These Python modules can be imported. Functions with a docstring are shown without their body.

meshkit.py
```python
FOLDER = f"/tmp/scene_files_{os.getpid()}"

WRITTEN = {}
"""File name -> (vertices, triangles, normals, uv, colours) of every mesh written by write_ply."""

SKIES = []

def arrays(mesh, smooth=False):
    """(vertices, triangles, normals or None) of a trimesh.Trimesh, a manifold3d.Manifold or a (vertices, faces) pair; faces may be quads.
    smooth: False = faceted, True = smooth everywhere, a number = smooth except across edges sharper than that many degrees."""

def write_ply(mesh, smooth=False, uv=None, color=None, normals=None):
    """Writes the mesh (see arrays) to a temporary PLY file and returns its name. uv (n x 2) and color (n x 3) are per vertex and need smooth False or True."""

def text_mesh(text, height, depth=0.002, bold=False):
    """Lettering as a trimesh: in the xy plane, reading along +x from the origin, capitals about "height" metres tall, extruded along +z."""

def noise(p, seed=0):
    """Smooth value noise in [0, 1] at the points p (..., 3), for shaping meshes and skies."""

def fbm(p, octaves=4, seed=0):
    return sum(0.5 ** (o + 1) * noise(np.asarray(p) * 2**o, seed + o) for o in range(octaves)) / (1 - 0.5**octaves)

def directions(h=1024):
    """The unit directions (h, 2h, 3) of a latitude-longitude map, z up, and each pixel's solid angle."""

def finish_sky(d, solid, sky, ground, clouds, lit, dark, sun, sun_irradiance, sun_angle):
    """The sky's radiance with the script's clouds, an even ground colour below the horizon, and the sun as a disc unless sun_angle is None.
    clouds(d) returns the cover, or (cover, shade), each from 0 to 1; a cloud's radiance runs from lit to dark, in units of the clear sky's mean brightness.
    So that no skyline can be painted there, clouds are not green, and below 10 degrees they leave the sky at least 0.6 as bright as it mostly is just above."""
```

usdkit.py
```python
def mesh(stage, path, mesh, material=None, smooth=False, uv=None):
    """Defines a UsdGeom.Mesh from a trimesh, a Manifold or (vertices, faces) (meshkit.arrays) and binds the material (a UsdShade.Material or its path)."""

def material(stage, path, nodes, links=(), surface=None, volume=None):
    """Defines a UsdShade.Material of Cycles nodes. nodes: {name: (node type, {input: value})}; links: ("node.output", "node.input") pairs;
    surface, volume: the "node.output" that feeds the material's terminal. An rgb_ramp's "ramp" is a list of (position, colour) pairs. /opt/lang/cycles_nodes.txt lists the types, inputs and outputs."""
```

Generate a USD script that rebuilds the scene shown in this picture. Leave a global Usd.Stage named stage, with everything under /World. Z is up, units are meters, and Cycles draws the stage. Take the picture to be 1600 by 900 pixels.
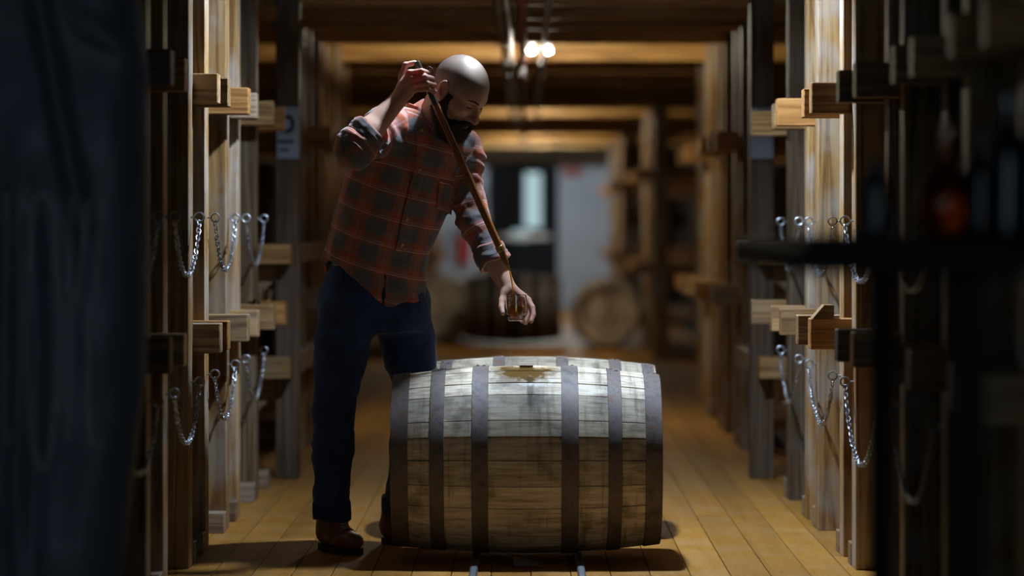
import math, random
import numpy as np, trimesh, usdkit, meshkit
from scipy.spatial import cKDTree
from scipy import sparse
from pxr import Usd, UsdGeom, UsdLux, Sdf, Gf, UsdShade, Vt

stage = Usd.Stage.CreateInMemory()
UsdGeom.SetStageUpAxis(stage, 'Z'); UsdGeom.SetStageMetersPerUnit(stage, 1.0)
UsdGeom.Xform.Define(stage, '/World'); UsdGeom.Scope.Define(stage, '/World/Looks')
RNG = np.random.default_rng(7); random.seed(7)

# ------------------------------------------------------------------ camera, light, exposure
EYE = 1.13; FPX = 4600.0; CX, CY = 820.0, 350.0          # eye height, focal length and vanishing point of the photograph
cam = UsdGeom.Camera.Define(stage, '/World/camera')
cam.CreateHorizontalApertureAttr(36.0); cam.CreateVerticalApertureAttr(20.25)
cam.CreateFocalLengthAttr(36.0 * FPX / 1600)
cam.CreateHorizontalApertureOffsetAttr(-(CX - 800) / 1600 * 36)
cam.CreateVerticalApertureOffsetAttr(-(450 - CY) / 1600 * 36)
cam.CreateFStopAttr(1.45); cam.CreateFocusDistanceAttr(9.95)
cam.CreateClippingRangeAttr(Gf.Vec2f(0.1, 200))
cam.CreateExposureAttr(0.0)
_x = UsdGeom.Xformable(cam); _x.AddTranslateOp().Set(Gf.Vec3d(0, 0, EYE)); _x.AddRotateXYZOp().Set(Gf.Vec3f(90, 0, 0))

dome = UsdLux.DomeLight.Define(stage, '/World/daylight')
dome.CreateIntensityAttr(0.21); dome.CreateColorAttr(Gf.Vec3f(0.62, 0.86, 0.92))

KEY, FAR = 2900.0, 3300.0                                    # radiance of the bulbs
KEY_COL, FAR_COL = (.80, 1.0, 1.28), (1.0, 0.91, 0.72)
FILL = 0.55                                               # fill light added in an unseen opening behind the photographer


def W(px, py, Y):
    return np.array([(px - CX) / FPX * Y, Y, EYE - (py - CY) / FPX * Y])


# ------------------------------------------------------------------ scene helpers
used = {}


def numbered(path):
    n = used.get(path, 0); used[path] = n + 1
    return path if n == 0 else f'{path}_{n:03d}'


class Thing:
    def __init__(self, name, label=None, cat=None, loc=(0, 0, 0), group=None, kind=None):
        self.path = numbered('/World/' + name); self.loc = np.array(loc, float)
        x = UsdGeom.Xform.Define(stage, self.path); x.AddTranslateOp().Set(Gf.Vec3d(*map(float, loc)))
        self.prim = x.GetPrim(); tag(self.prim, label, cat, group, kind)

    def part(self, name, mesh, mat, label=None, kind=None, parent=None, **kw):
        path = numbered((parent or self.path) + '/' + name)
        p = mesh_at(path, mesh, mat, -self.loc, **kw)
        tag(p, label, None, None, kind)
        return path


def tag(prim, label=None, cat=None, group=None, kind=None):
    for k, v in (('label', label), ('category', cat), ('group', group), ('kind', kind)):
        if v: prim.SetCustomDataByKey(k, v)


def mesh_at(path, mesh, mat, off=None, smooth=35, uv=None):
    v, f, _ = meshkit.arrays(mesh)
    if off is not None: v = v + off
    return usdkit.mesh(stage, path, (v, f), M[mat] if isinstance(mat, str) else mat, smooth=smooth, uv=uv).GetPrim()


def single(name, mesh, mat, label, cat, group=None, kind=None, **kw):
    p = mesh_at(numbered('/World/' + name), mesh, mat, **kw); tag(p, label, cat, group, kind); return p


def struct(name, mesh, mat, **kw):
    p = mesh_at('/World/' + name, mesh, mat, **kw); tag(p, kind='structure'); return p


# ------------------------------------------------------------------ geometry helpers
def box(lo, hi, ch=0.0, jit=0.0):
    lo, hi = np.minimum(lo, hi).astype(float), np.maximum(lo, hi).astype(float)
    if ch <= 0:
        m = trimesh.creation.box(bounds=[lo, hi]); return (np.array(m.vertices), np.array(m.faces))
    v = []
    for s in np.ndindex(2, 2, 2):
        c = np.where(s, hi, lo); d = np.where(s, -1, 1) * ch
        for k in range(3):
            q = c + d; q[k] = c[k]; v.append(q)
    m = trimesh.convex.convex_hull(np.array(v))
    v = np.array(m.vertices)
    return (v, np.array(m.faces))


def hull(pts):
    m = trimesh.convex.convex_hull(np.array(pts, float)); return (np.array(m.vertices), np.array(m.faces))


def join(ms):
    vs, fs, o = [], [], 0
    for m in ms:
        v, f, _ = meshkit.arrays(m); vs.append(v); fs.append(f + o); o += len(v)
    return (np.vstack(vs), np.vstack(fs))


def frame(d):
    d = d / np.linalg.norm(d); a = np.array([0, 0, 1.0]) if abs(d[2]) < .9 else np.array([1.0, 0, 0])
    n = np.cross(a, d); n /= np.linalg.norm(n); return n, np.cross(d, n)


def tube(pts, r, n=10, cap=True, closed=False):
    pts = np.asarray(pts, float); k = len(pts); r = np.broadcast_to(r, k)
    if closed: tang = np.roll(pts, -1, 0) - np.roll(pts, 1, 0)
    else: tang = np.gradient(pts, axis=0)
    tang /= np.maximum(np.linalg.norm(tang, axis=1, keepdims=True), 1e-12)
    a, b = frame(tang[0]); v = []
    ang = np.arange(n) / n * 2 * np.pi
    for i in range(k):
        a = a - tang[i] * (a @ tang[i]); a /= np.linalg.norm(a); b = np.cross(tang[i], a)
        v.append(pts[i] + r[i] * (np.cos(ang)[:, None] * a + np.sin(ang)[:, None] * b))
    v = np.vstack(v); f = []
    for i in range(k if closed else k - 1):
        i2 = (i + 1) % k
        for j in range(n):
            j2 = (j + 1) % n
            f += [[i * n + j, i * n + j2, i2 * n + j2], [i * n + j, i2 * n + j2, i2 * n + j]]
    if cap and not closed:
        v = np.vstack([v, pts[:1], pts[-1:]]); c0, c1 = len(v) - 2, len(v) - 1
        for j in range(n):
            j2 = (j + 1) % n
            f += [[c0, j2, j], [c1, (k - 1) * n + j, (k - 1) * n + j2]]
    return (v, np.array(f))


def lathe(prof, c=(0, 0, 0), n=32):
    """closed or open profile of (radius, z) about the vertical axis"""
    prof = np.asarray(prof, float); ang = np.arange(n) / n * 2 * np.pi; k = len(prof)
    v = np.stack([prof[:, 0:1] * np.cos(ang), prof[:, 0:1] * np.sin(ang), np.repeat(prof[:, 1:2], n, 1)], -1).reshape(-1, 3) + c
    f = []
    for i in range(k - 1):
        for j in range(n):
            j2 = (j + 1) % n
            f += [[i * n + j, i * n + j2, (i + 1) * n + j2], [i * n + j, (i + 1) * n + j2, (i + 1) * n + j]]
    return (v, np.array(f))


def sphere(c, r, sub=2):
    m = trimesh.creation.icosphere(subdivisions=sub); return (np.array(m.vertices) * r + c, np.array(m.faces))


def grid_faces(nr, nc, wrap=False):
    f = []
    for i in range(nr - 1):
        for j in range(nc if wrap else nc - 1):
            j2 = (j + 1) % nc
            f += [[i * nc + j, i * nc + j2, (i + 1) * nc + j2], [i * nc + j, (i + 1) * nc + j2, (i + 1) * nc + j]]
    return np.array(f)


def solidify(P, th):
    """P (rows, cols, 3): an open sheet made a closed slab of thickness th along its normals"""
    du = np.gradient(P, axis=1); dv = np.gradient(P, axis=0)
    n = np.cross(du, dv); n /= np.maximum(np.linalg.norm(n, axis=-1, keepdims=True), 1e-12)
    nr, nc = P.shape[:2]; a = P.reshape(-1, 3); b = (P - n * th).reshape(-1, 3); N = nr * nc
    f = grid_faces(nr, nc); fs = [f, f[:, ::-1] + N]
    ring = [i for i in range(nc)] + [i * nc + nc - 1 for i in range(1, nr)] + [(nr - 1) * nc + j for j in range(nc - 2, -1, -1)] + [i * nc for i in range(nr - 2, 0, -1)]
    ring = np.array(ring); nx = np.roll(ring, -1)
    fs += [np.stack([ring, ring + N, nx], 1), np.stack([nx, ring + N, nx + N], 1)]
    return (np.vstack([a, b]), np.vstack(fs))


# ------------------------------------------------------------------ signed distance modelling (for the person's figure)
class Vol:
    def __init__(self, lo, hi, h):
        self.lo = np.array(lo, float); self.h = h
        self.n = np.ceil((np.array(hi) - self.lo) / h).astype(int) + 1
        self.a = np.full(self.n, 1.0, np.float32)

    def local(self, lo, hi, m):
        i0 = np.clip(np.floor((np.minimum(lo, hi) - m - self.lo) / self.h).astype(int), 0, self.n)
        i1 = np.clip(np.ceil((np.maximum(lo, hi) + m - self.lo) / self.h).astype(int) + 1, 0, self.n)
        sl = tuple(slice(a, b) for a, b in zip(i0, i1))
        ax = [(self.lo[k] + self.h * np.arange(i0[k], i1[k])).astype(np.float32) for k in range(3)]
        return sl, np.meshgrid(*ax, indexing='ij', sparse=True)

    def add(self, prim, k=0.02, sub=False):
        fn, lo, hi = prim
        sl, P = self.local(lo, hi, k + 3 * self.h)
        a = self.a[sl]
        if a.size == 0: return
        d = fn(*P)
        if sub:
            d = -d; h = np.maximum(k - np.abs(a - d), 0) / k
            self.a[sl] = np.maximum(a, d) + h * h * k * .25
        else:
            h = np.maximum(k - np.abs(a - d), 0) / k
            self.a[sl] = np.minimum(a, d) - h * h * k * .25

    def mesh(self, smooth=4):
        a = self.a; ins = a < 0
        n = a.shape
        s = np.zeros(tuple(x - 1 for x in n), np.uint8)
        for o in np.ndindex(2, 2, 2):
            s += ins[o[0]:n[0] - 1 + o[0], o[1]:n[1] - 1 + o[1], o[2]:n[2] - 1 + o[2]]
        act = np.argwhere((s > 0) & (s < 8))
        cn = np.array(list(np.ndindex(2, 2, 2)))
        val = np.stack([a[act[:, 0] + c[0], act[:, 1] + c[1], act[:, 2] + c[2]] for c in cn], 1)
        acc = np.zeros((len(act), 3)); cnt = np.zeros(len(act))
        for i in range(8):
            for j in range(i + 1, 8):
                if np.abs(cn[i] - cn[j]).sum() != 1: continue
                x = (val[:, i] < 0) != (val[:, j] < 0)
                t = np.where(x, val[:, i] / np.where(x, val[:, i] - val[:, j], 1), 0)
                acc += np.where(x[:, None], cn[i] + t[:, None] * (cn[j] - cn[i]), 0); cnt += x
        v = (act + acc / cnt[:, None]) * self.h + self.lo
        cs = np.array(s.shape); flat = (act[:, 0] * cs[1] + act[:, 1]) * cs[2] + act[:, 2]
        faces = []
        for ax in range(3):
            u, w = [(1, 2), (2, 0), (0, 1)][ax]
            sl0 = [slice(None)] * 3; sl1 = [slice(None)] * 3; sl0[ax] = slice(0, -1); sl1[ax] = slice(1, None)
            e = np.argwhere(ins[tuple(sl0)] != ins[tuple(sl1)])
            e = e[(e[:, u] > 0) & (e[:, w] > 0) & (e[:, u] < cs[u]) & (e[:, w] < cs[w])]
            first = ins[e[:, 0], e[:, 1], e[:, 2]]
            q = []
            for du, dw in ((-1, -1), (0, -1), (0, 0), (-1, 0)):
                c = e.copy(); c[:, u] += du; c[:, w] += dw
                q.append(np.searchsorted(flat, (c[:, 0] * cs[1] + c[:, 1]) * cs[2] + c[:, 2]))
            q = np.stack(q, 1); q = np.where(first[:, None], q, q[:, ::-1]); faces.append(q)
        q = np.vstack(faces); f = np.vstack([q[:, [0, 1, 2]], q[:, [0, 2, 3]]])
        return taubin(v, f, smooth), f


def taubin(v, f, it, lam=.5, mu=-.53):
    n = len(v); e = np.vstack([f[:, [0, 1]], f[:, [1, 2]], f[:, [2, 0]]]); e = np.vstack([e, e[:, ::-1]])
    A = sparse.csr_matrix((np.ones(len(e)), (e[:, 0], e[:, 1])), (n, n)); A.data[:] = 1
    dg = 1 / np.maximum(np.asarray(A.sum(1)).ravel(), 1)
    for _ in range(it):
        for k in (lam, mu):
            v = v + k * ((A @ v) * dg[:, None] - v)
    return v


def normals(v, f):
    n = np.zeros_like(v); c = np.cross(v[f[:, 1]] - v[f[:, 0]], v[f[:, 2]] - v[f[:, 0]])
    for k in range(3): np.add.at(n, f[:, k], c)
    return n / np.maximum(np.linalg.norm(n, axis=1, keepdims=True), 1e-12)


def cone(a, b, ra, rb=None):
    a, b = np.asarray(a, float), np.asarray(b, float); rb = ra if rb is None else rb
    ab = b - a; L = ab @ ab + 1e-12; r = max(ra, rb)

    def fn(x, y, z):
        t = np.clip(((x - a[0]) * ab[0] + (y - a[1]) * ab[1] + (z - a[2]) * ab[2]) / L, 0, 1)
        return np.sqrt((x - a[0] - t * ab[0]) ** 2 + (y - a[1] - t * ab[1]) ** 2 + (z - a[2] - t * ab[2]) ** 2) - (ra + t * (rb - ra))
    return fn, np.minimum(a, b) - r, np.maximum(a, b) + r


def ball(c, r): return cone(c, c, r)


def ellipsoid(c, axes, rad):
    c = np.asarray(c, float); A = np.asarray(axes, float); rad = np.asarray(rad, float); r = rad.max()

    def fn(x, y, z):
        dx, dy, dz = x - c[0], y - c[1], z - c[2]
        q = [(dx * A[k][0] + dy * A[k][1] + dz * A[k][2]) / rad[k] for k in range(3)]
        k0 = np.sqrt(q[0] ** 2 + q[1] ** 2 + q[2] ** 2)
        k1 = np.sqrt((q[0] / rad[0]) ** 2 + (q[1] / rad[1]) ** 2 + (q[2] / rad[2]) ** 2)
        return k0 * (k0 - 1) / np.maximum(k1, 1e-6)
    return fn, c - r, c + r


def loft(zs, cx, cy, a, b, right, fwd, p=2.3, grow=0.0):
    zs = np.asarray(zs, float)
    a = np.asarray(a) + grow; b = np.asarray(b) + grow
    def fn(x, y, z):
        X, Y, A, B = (np.interp(z, zs, q).astype(np.float32) for q in (cx, cy, a, b))
        u = np.abs((x - X) * right[0] + (y - Y) * right[1]) / A; v = np.abs((x - X) * fwd[0] + (y - Y) * fwd[1]) / B
        d = ((u ** p + v ** p) ** (1 / p) - 1) * np.minimum(A, B)
        return np.maximum(d, np.maximum(zs[0] - z, z - zs[-1]))
    m = max(np.max(a), np.max(b))
    return fn, np.array([min(cx) - m, min(cy) - m, zs[0]]), np.array([max(cx) + m, max(cy) + m, zs[-1]])


# ------------------------------------------------------------------ materials
M = {}


def mat(name, nodes, links=(), surface='p.BSDF', volume=None):
    M[name] = usdkit.material(stage, '/World/Looks/' + name, nodes, links, surface=surface, volume=volume); return M[name]


def wood(name, dark, mid, light, axis, rough=.55, spec=.35, ring=60.0, knots=True, bump=.25, tone=.35, scale=1.0, grey=0.0, greycol=(.42, .41, .38), amp=.34):
    """planed timber: streaks along the axis, ring figure, knots, tone by piece"""
    st = [1.0, 1.0, 1.0]; st['xyz'.index(axis)] = .06
    fine = [s * 190 * scale for s in st]; broad = [s * 9 * scale * (1 if s == 1 else .6) for s in st]
    nd = {'tc': ('texture_coordinate', {}), 'oi': ('object_info', {}),
          'off': ('vector_math', {'math_type': 'multiply_add', 'vector2': (1, 1, 1)}), 'rv': ('combine_xyz', {}), 'r7': ('math', {'math_type': 'multiply', 'value2': 37.0}),
          'm1': ('mapping', {'scale': fine}), 'm2': ('mapping', {'scale': broad}),
          'n1': ('noise_texture', {'scale': 1.0, 'detail': 5.0, 'roughness': .6}), 'n2': ('noise_texture', {'scale': 1.0, 'detail': 3.0, 'distortion': .6}),
          'wv': ('math', {'math_type': 'multiply', 'value2': ring}), 'sn': ('math', {'math_type': 'sine'}), 'sa': ('math', {'math_type': 'multiply_add', 'value2': amp, 'value3': .5}),
          'mx': ('mix_float', {'fac': .5}),
          'rp': ('rgb_ramp', {'ramp': [(0.28, dark), (0.5, mid), (0.72, light)]}),
          'kv': ('voronoi_texture', {'scale': 1.0, 'randomness': 1.0}), 'm3': ('mapping', {'scale': [2.2 if s == 1 else 1.1 for s in st]}),
          'kr': ('map_range', {'from_min': .02, 'from_max': .09, 'to_min': .8 if knots else 0.0, 'to_max': 0.0, 'clamp': True}),
          'km': ('mix', {'mix_type': 'mix', 'color2': tuple(c * .35 for c in dark)}),
          'tr': ('map_range', {'from_min': 0.0, 'from_max': 1.0, 'to_min': 1 - tone, 'to_max': 1 + tone * .6}),
          'hv': ('hsv', {'saturation': 1.0}),
          'n4': ('noise_texture', {'scale': 5.0, 'detail': 4.0}), 'gm': ('map_range', {'from_min': .42, 'from_max': .62, 'to_min': 0.0, 'to_max': grey, 'clamp': True}), 'gx': ('mix', {'mix_type': 'mix', 'color2': greycol}),
          'bp': ('bump', {'strength': bump, 'distance': .003}),
          'p': ('principled_bsdf', {'roughness': rough, 'specular_ior_level': spec})}
    lk = [('oi.random', 'r7.value1'), ('r7.value', 'rv.x'), ('r7.value', 'rv.y'), ('r7.value', 'rv.z'), ('tc.object', 'off.vector1'), ('rv.vector', 'off.vector3'),
          ('off.vector', 'm1.vector'), ('off.vector', 'm2.vector'), ('off.vector', 'm3.vector'), ('m1.vector', 'n1.vector'), ('m2.vector', 'n2.vector'), ('m3.vector', 'kv.vector'),
          ('n2.fac', 'wv.value1'), ('wv.value', 'sn.value1'), ('sn.value', 'sa.value1'), ('sa.value', 'mx.a'), ('n1.fac', 'mx.b'), ('mx.result', 'rp.fac'),
          ('kv.distance', 'kr.value'), ('kr.result', 'km.fac'), ('rp.color', 'km.color1'), ('oi.random', 'tr.value'), ('tr.result', 'hv.value'),
          ('off.vector', 'n4.vector'), ('n4.fac', 'gm.value'), ('gm.result', 'gx.fac'), ('km.color', 'gx.color1'), ('gx.color', 'hv.color'),
          ('hv.color', 'p.base_color'), ('mx.result', 'bp.height'), ('bp.normal', 'p.normal')]
    return mat(name, nd, lk)


def plain(name, col, rough=.5, metallic=0.0, var=.25, scale=30.0, bump=.15, dist=.002, spec=.5, **kw):
    nd = {'tc': ('texture_coordinate', {}), 'n': ('noise_texture', {'scale': scale, 'detail': 5.0, 'roughness': .6}),
          'rp': ('rgb_ramp', {'ramp': [(0.25, tuple(c * (1 - var) for c in col)), (0.75, tuple(c * (1 + var) for c in col))]}),
          'bp': ('bump', {'strength': bump, 'distance': dist}),
          'p': ('principled_bsdf', {'roughness': rough, 'metallic': metallic, 'specular_ior_level': spec, **kw})}
    return mat(name, nd, [('tc.object', 'n.vector'), ('n.fac', 'rp.fac'), ('rp.color', 'p.base_color'), ('n.fac', 'bp.height'), ('bp.normal', 'p.normal')])


PINE = ((.165, .075, .020), (.32, .17, .054), (.44, .265, .10))
wood('pine_z', *PINE, 'z', grey=.45); wood('pine_x', *PINE, 'x', grey=.15); wood('pine_y', *PINE, 'y')
wood('weathered_z', (.055, .03, .012), (.115, .066, .03), (.18, .115, .06), 'z', grey=.4, greycol=(.12, .105, .085))
wood('weathered_x', (.13, .075, .03), (.25, .16, .085), (.38, .27, .16), 'x', grey=.55, greycol=(.27, .25, .21))
wood('orange_x', (.22, .09, .02), (.36, .16, .04), (.46, .23, .075), 'x')
wood('old_z', (.05, .028, .015), (.09, .054, .03), (.14, .088, .052), 'z', grey=.25, greycol=(.09, .08, .07))
wood('old_x', (.14, .08, .042), (.24, .145, .08), (.32, .21, .125), 'x', grey=.4, greycol=(.22, .21, .19))
wood('old_y', (.14, .08, .042), (.24, .145, .08), (.32, .21, .125), 'y', grey=.4, greycol=(.22, .21, .19))
wood('beam_x', (.26, .125, .03), (.42, .215, .055), (.52, .30, .09), 'x', tone=.25)
wood('dark_y', (.028, .019, .012), (.045, .03, .02), (.06, .042, .028), 'y')
wood('floor_y', (.26, .108, .015), (.37, .162, .022), (.46, .222, .038), 'y', rough=.55, spec=.15, tone=.2, bump=.12, grey=.1, greycol=(.5, .42, .3), knots=False, ring=16.0, amp=.16)
plain('subfloor', (.07, .055, .04), .8)
plain('galvanised', (.38, .39, .41), .38, .9, .3, 80)
plain('old_steel', (.30, .31, .33), .4, .85, .3, 60)
plain('black_metal', (.010, .012, .017), .65, .0, .3, 40, .1, .002, .2)
plain('tarp_print', (.30, .36, .40), .6, 0, .2, 8)
plain('tarp', (.155, .185, .25), .46, 0, .2, 6, .2, .01)
plain('wall_paint', (.36, .40, .47), .8, 0, .06, 3)
plain('black_door', (.010, .012, .016), .8, 0, .2, 10, .1, .002, .15)
plain('aluminium', (.6, .62, .64), .35, .8, .1, 30)
plain('red_pipe', (.20, .05, .032), .5, 0, .3, 20)
plain('red_paint', (.42, .03, .035), .4, 0, .1, 20)
plain('sign_paper', (.30, .35, .44), .7, 0, .08, 15)
plain('sign_ink', (.012, .018, .05), .6, 0, .1, 20)
plain('leather_strap', (.10, .045, .022), .5, 0, .3, 60)
plain('enamel', (.03, .035, .035), .4)


def emit(name, col, strength):
    mat(name, {'e': ('emission', {'color': col, 'strength': strength})}, surface='e.emission')


emit('key_bulb', KEY_COL, KEY); emit('far_bulb', FAR_COL, FAR); emit('end_bulb', (.86, .96, 1.0), FAR * 1.8)
emit('added_fill_panel', (.62, .78, 1.0), FILL)
mat('pane', {'t': ('transparent_bsdf', {}), 'g': ('glossy_bsdf', {'roughness': .0}), 'fr': ('fresnel', {'IOR': 1.06}), 'm': ('mix_closure', {})},
    [('fr.fac', 'm.fac'), ('t.BSDF', 'm.closure1'), ('g.BSDF', 'm.closure2')], surface='m.closure')
mat('clear_glass', {'p': ('principled_bsdf', {'base_color': (1, 1, 1), 'roughness': .0, 'ior': 1.48, 'transmission_weight': 1.0})})
mat('whiskey', {'p': ('principled_bsdf', {'base_color': (1.0, .56, .05), 'roughness': .0, 'ior': 1.36, 'transmission_weight': 1.0})})
mat('amber_glass', {'p': ('principled_bsdf', {'base_color': (.42, .08, .008), 'roughness': .03, 'ior': 1.48, 'transmission_weight': .9})})
plain('dark_bottle', (.012, .016, .03), .12, 0, .1, 10, .02)

# barrel wood: weathered oak, wet round the bung, with drips and scuffs; local coordinates, axis along x
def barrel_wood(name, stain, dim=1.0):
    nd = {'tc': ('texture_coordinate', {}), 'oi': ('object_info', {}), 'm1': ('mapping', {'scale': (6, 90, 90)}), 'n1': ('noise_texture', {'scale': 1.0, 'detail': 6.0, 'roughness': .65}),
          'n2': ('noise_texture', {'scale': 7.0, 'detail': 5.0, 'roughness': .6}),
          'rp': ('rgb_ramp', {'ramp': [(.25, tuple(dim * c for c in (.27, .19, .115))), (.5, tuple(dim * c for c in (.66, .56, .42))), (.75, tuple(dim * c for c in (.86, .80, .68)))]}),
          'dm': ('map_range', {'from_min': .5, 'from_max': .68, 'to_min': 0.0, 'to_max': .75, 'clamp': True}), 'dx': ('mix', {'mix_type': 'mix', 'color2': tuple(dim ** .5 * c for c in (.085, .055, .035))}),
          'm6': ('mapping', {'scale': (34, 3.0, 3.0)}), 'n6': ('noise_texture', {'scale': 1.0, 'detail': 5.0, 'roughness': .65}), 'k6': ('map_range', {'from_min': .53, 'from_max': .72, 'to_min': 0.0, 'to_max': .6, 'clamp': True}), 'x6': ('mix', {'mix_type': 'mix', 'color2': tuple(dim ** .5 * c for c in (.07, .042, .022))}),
          'tr': ('map_range', {'to_min': .66, 'to_max': 1.12}), 'hv': ('hsv', {'saturation': 1.05}),
          # saw marks across the grain
          'm4': ('mapping', {'scale': (160, 8, 8)}), 'n4': ('noise_texture', {'scale': 1.0, 'detail': 2.0}),
          'ad': ('mix_float', {'fac': .35}), 'bp': ('bump', {'strength': .35, 'distance': .002}),
          'p': ('principled_bsdf', {'roughness': .6, 'specular_ior_level': .3})}
    lk = [('tc.object', 'm1.vector'), ('m1.vector', 'n1.vector'), ('tc.object', 'n2.vector'), ('n1.fac', 'rp.fac'), ('n2.fac', 'dm.value'), ('dm.result', 'dx.fac'), ('rp.color', 'dx.color1'),
          ('oi.random', 'tr.value'), ('tr.result', 'hv.value'), ('tc.object', 'm4.vector'), ('m4.vector', 'n4.vector'), ('n1.fac', 'ad.a'), ('n4.fac', 'ad.b'), ('ad.result', 'bp.height'), ('bp.normal', 'p.normal')]
    lk += [('tc.object', 'm6.vector'), ('m6.vector', 'n6.vector'), ('n6.fac', 'k6.value'), ('k6.result', 'x6.fac'), ('dx.color', 'x6.color1')]
    last = 'x6.color'
    if stain:
        # a spill round the bung and two drips down the front: distance fields in (x, y) and along the drip lines, with noisy edges
        nd |= {'sp': ('separate_xyz', {}), 'sn': ('noise_texture', {'scale': 38.0, 'detail': 4.0}),
               'e1': ('vector_math', {'math_type': 'multiply', 'vector2': (7.8, 8.0, 1.6)}), 'e0': ('vector_math', {'math_type': 'subtract', 'vector1': (0, 0, 0), 'vector2': (-.008, -.075, .31)}), 'el': ('vector_math', {'math_type': 'length'}),
               'ea': ('math', {'math_type': 'multiply_add', 'value2': .9, 'value3': -.45}), 'eb': ('math', {'math_type': 'add'}),
               'em': ('map_range', {'from_min': .55, 'from_max': .95, 'to_min': .95, 'to_max': 0.0, 'clamp': True}),
               'sx': ('mix', {'mix_type': 'mix', 'color2': (.15, .075, .012)}),
               'd0': ('vector_math', {'math_type': 'subtract', 'vector2': (.012, -.18, .235)}), 'd1': ('vector_math', {'math_type': 'multiply', 'vector2': (70, 8.5, 8.5)}), 'dl': ('vector_math', {'math_type': 'length'}), 'db': ('math', {'math_type': 'add'}),
               'dm2': ('map_range', {'from_min': .55, 'from_max': .95, 'to_min': .9, 'to_max': 0.0, 'clamp': True}),
               'sy': ('mix', {'mix_type': 'mix', 'color2': (.09, .06, .025)})}
        lk += [('tc.object', 'sn.vector'), ('tc.object', 'e0.vector1'), ('e0.vector', 'e1.vector1'), ('e1.vector', 'el.vector1'), ('sn.fac', 'ea.value1'), ('ea.value', 'eb.value1'), ('el.value', 'eb.value2'), ('eb.value', 'em.value'),
               ('em.result', 'sx.fac'), ('x6.color', 'sx.color1'), ('tc.object', 'd0.vector1'), ('d0.vector', 'd1.vector1'), ('d1.vector', 'dl.vector1'), ('ea.value', 'db.value1'), ('dl.value', 'db.value2'), ('db.value', 'dm2.value'), ('dm2.result', 'sy.fac'), ('sx.color', 'sy.color1')]
        nd['ro'] = ('map_range', {'to_min': .6, 'to_max': .18}); lk += [('em.result', 'ro.value'), ('ro.result', 'p.roughness')]
        last = 'sy.color'
    lk += [(last, 'hv.color'), ('hv.color', 'p.base_color')]
    mat(name, nd, lk)


barrel_wood('barrel_oak_shaded', False, .045); barrel_wood('barrel_oak', True); barrel_wood('barrel_oak_plain', False)  # first one is a darkened copy: the far barrel's shade put into its colour
mat('hoop_steel', {'tc': ('texture_coordinate', {}), 'n': ('noise_texture', {'scale': 26.0, 'detail': 6.0, 'roughness': .7}), 'n2': ('noise_texture', {'scale': 160.0, 'detail': 3.0}),
                   'rp': ('rgb_ramp', {'ramp': [(.3, (.085, .070, .066)), (.52, (.175, .145, .135)), (.62, (.17, .10, .065)), (.8, (.23, .10, .04))]}),
                   'mr': ('map_range', {'from_min': .5, 'from_max': .62, 'to_min': .2, 'to_max': .0, 'clamp': True}),
                   'bp': ('bump', {'strength': .3, 'distance': .001}), 'p': ('principled_bsdf', {'roughness': .62, 'specular_ior_level': .3})},
    [('tc.object', 'n.vector'), ('tc.object', 'n2.vector'), ('n.fac', 'rp.fac'), ('rp.color', 'p.base_color'), ('n.fac', 'mr.value'), ('mr.result', 'p.metallic'), ('n2.fac', 'bp.height'), ('bp.normal', 'p.normal')])

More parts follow.
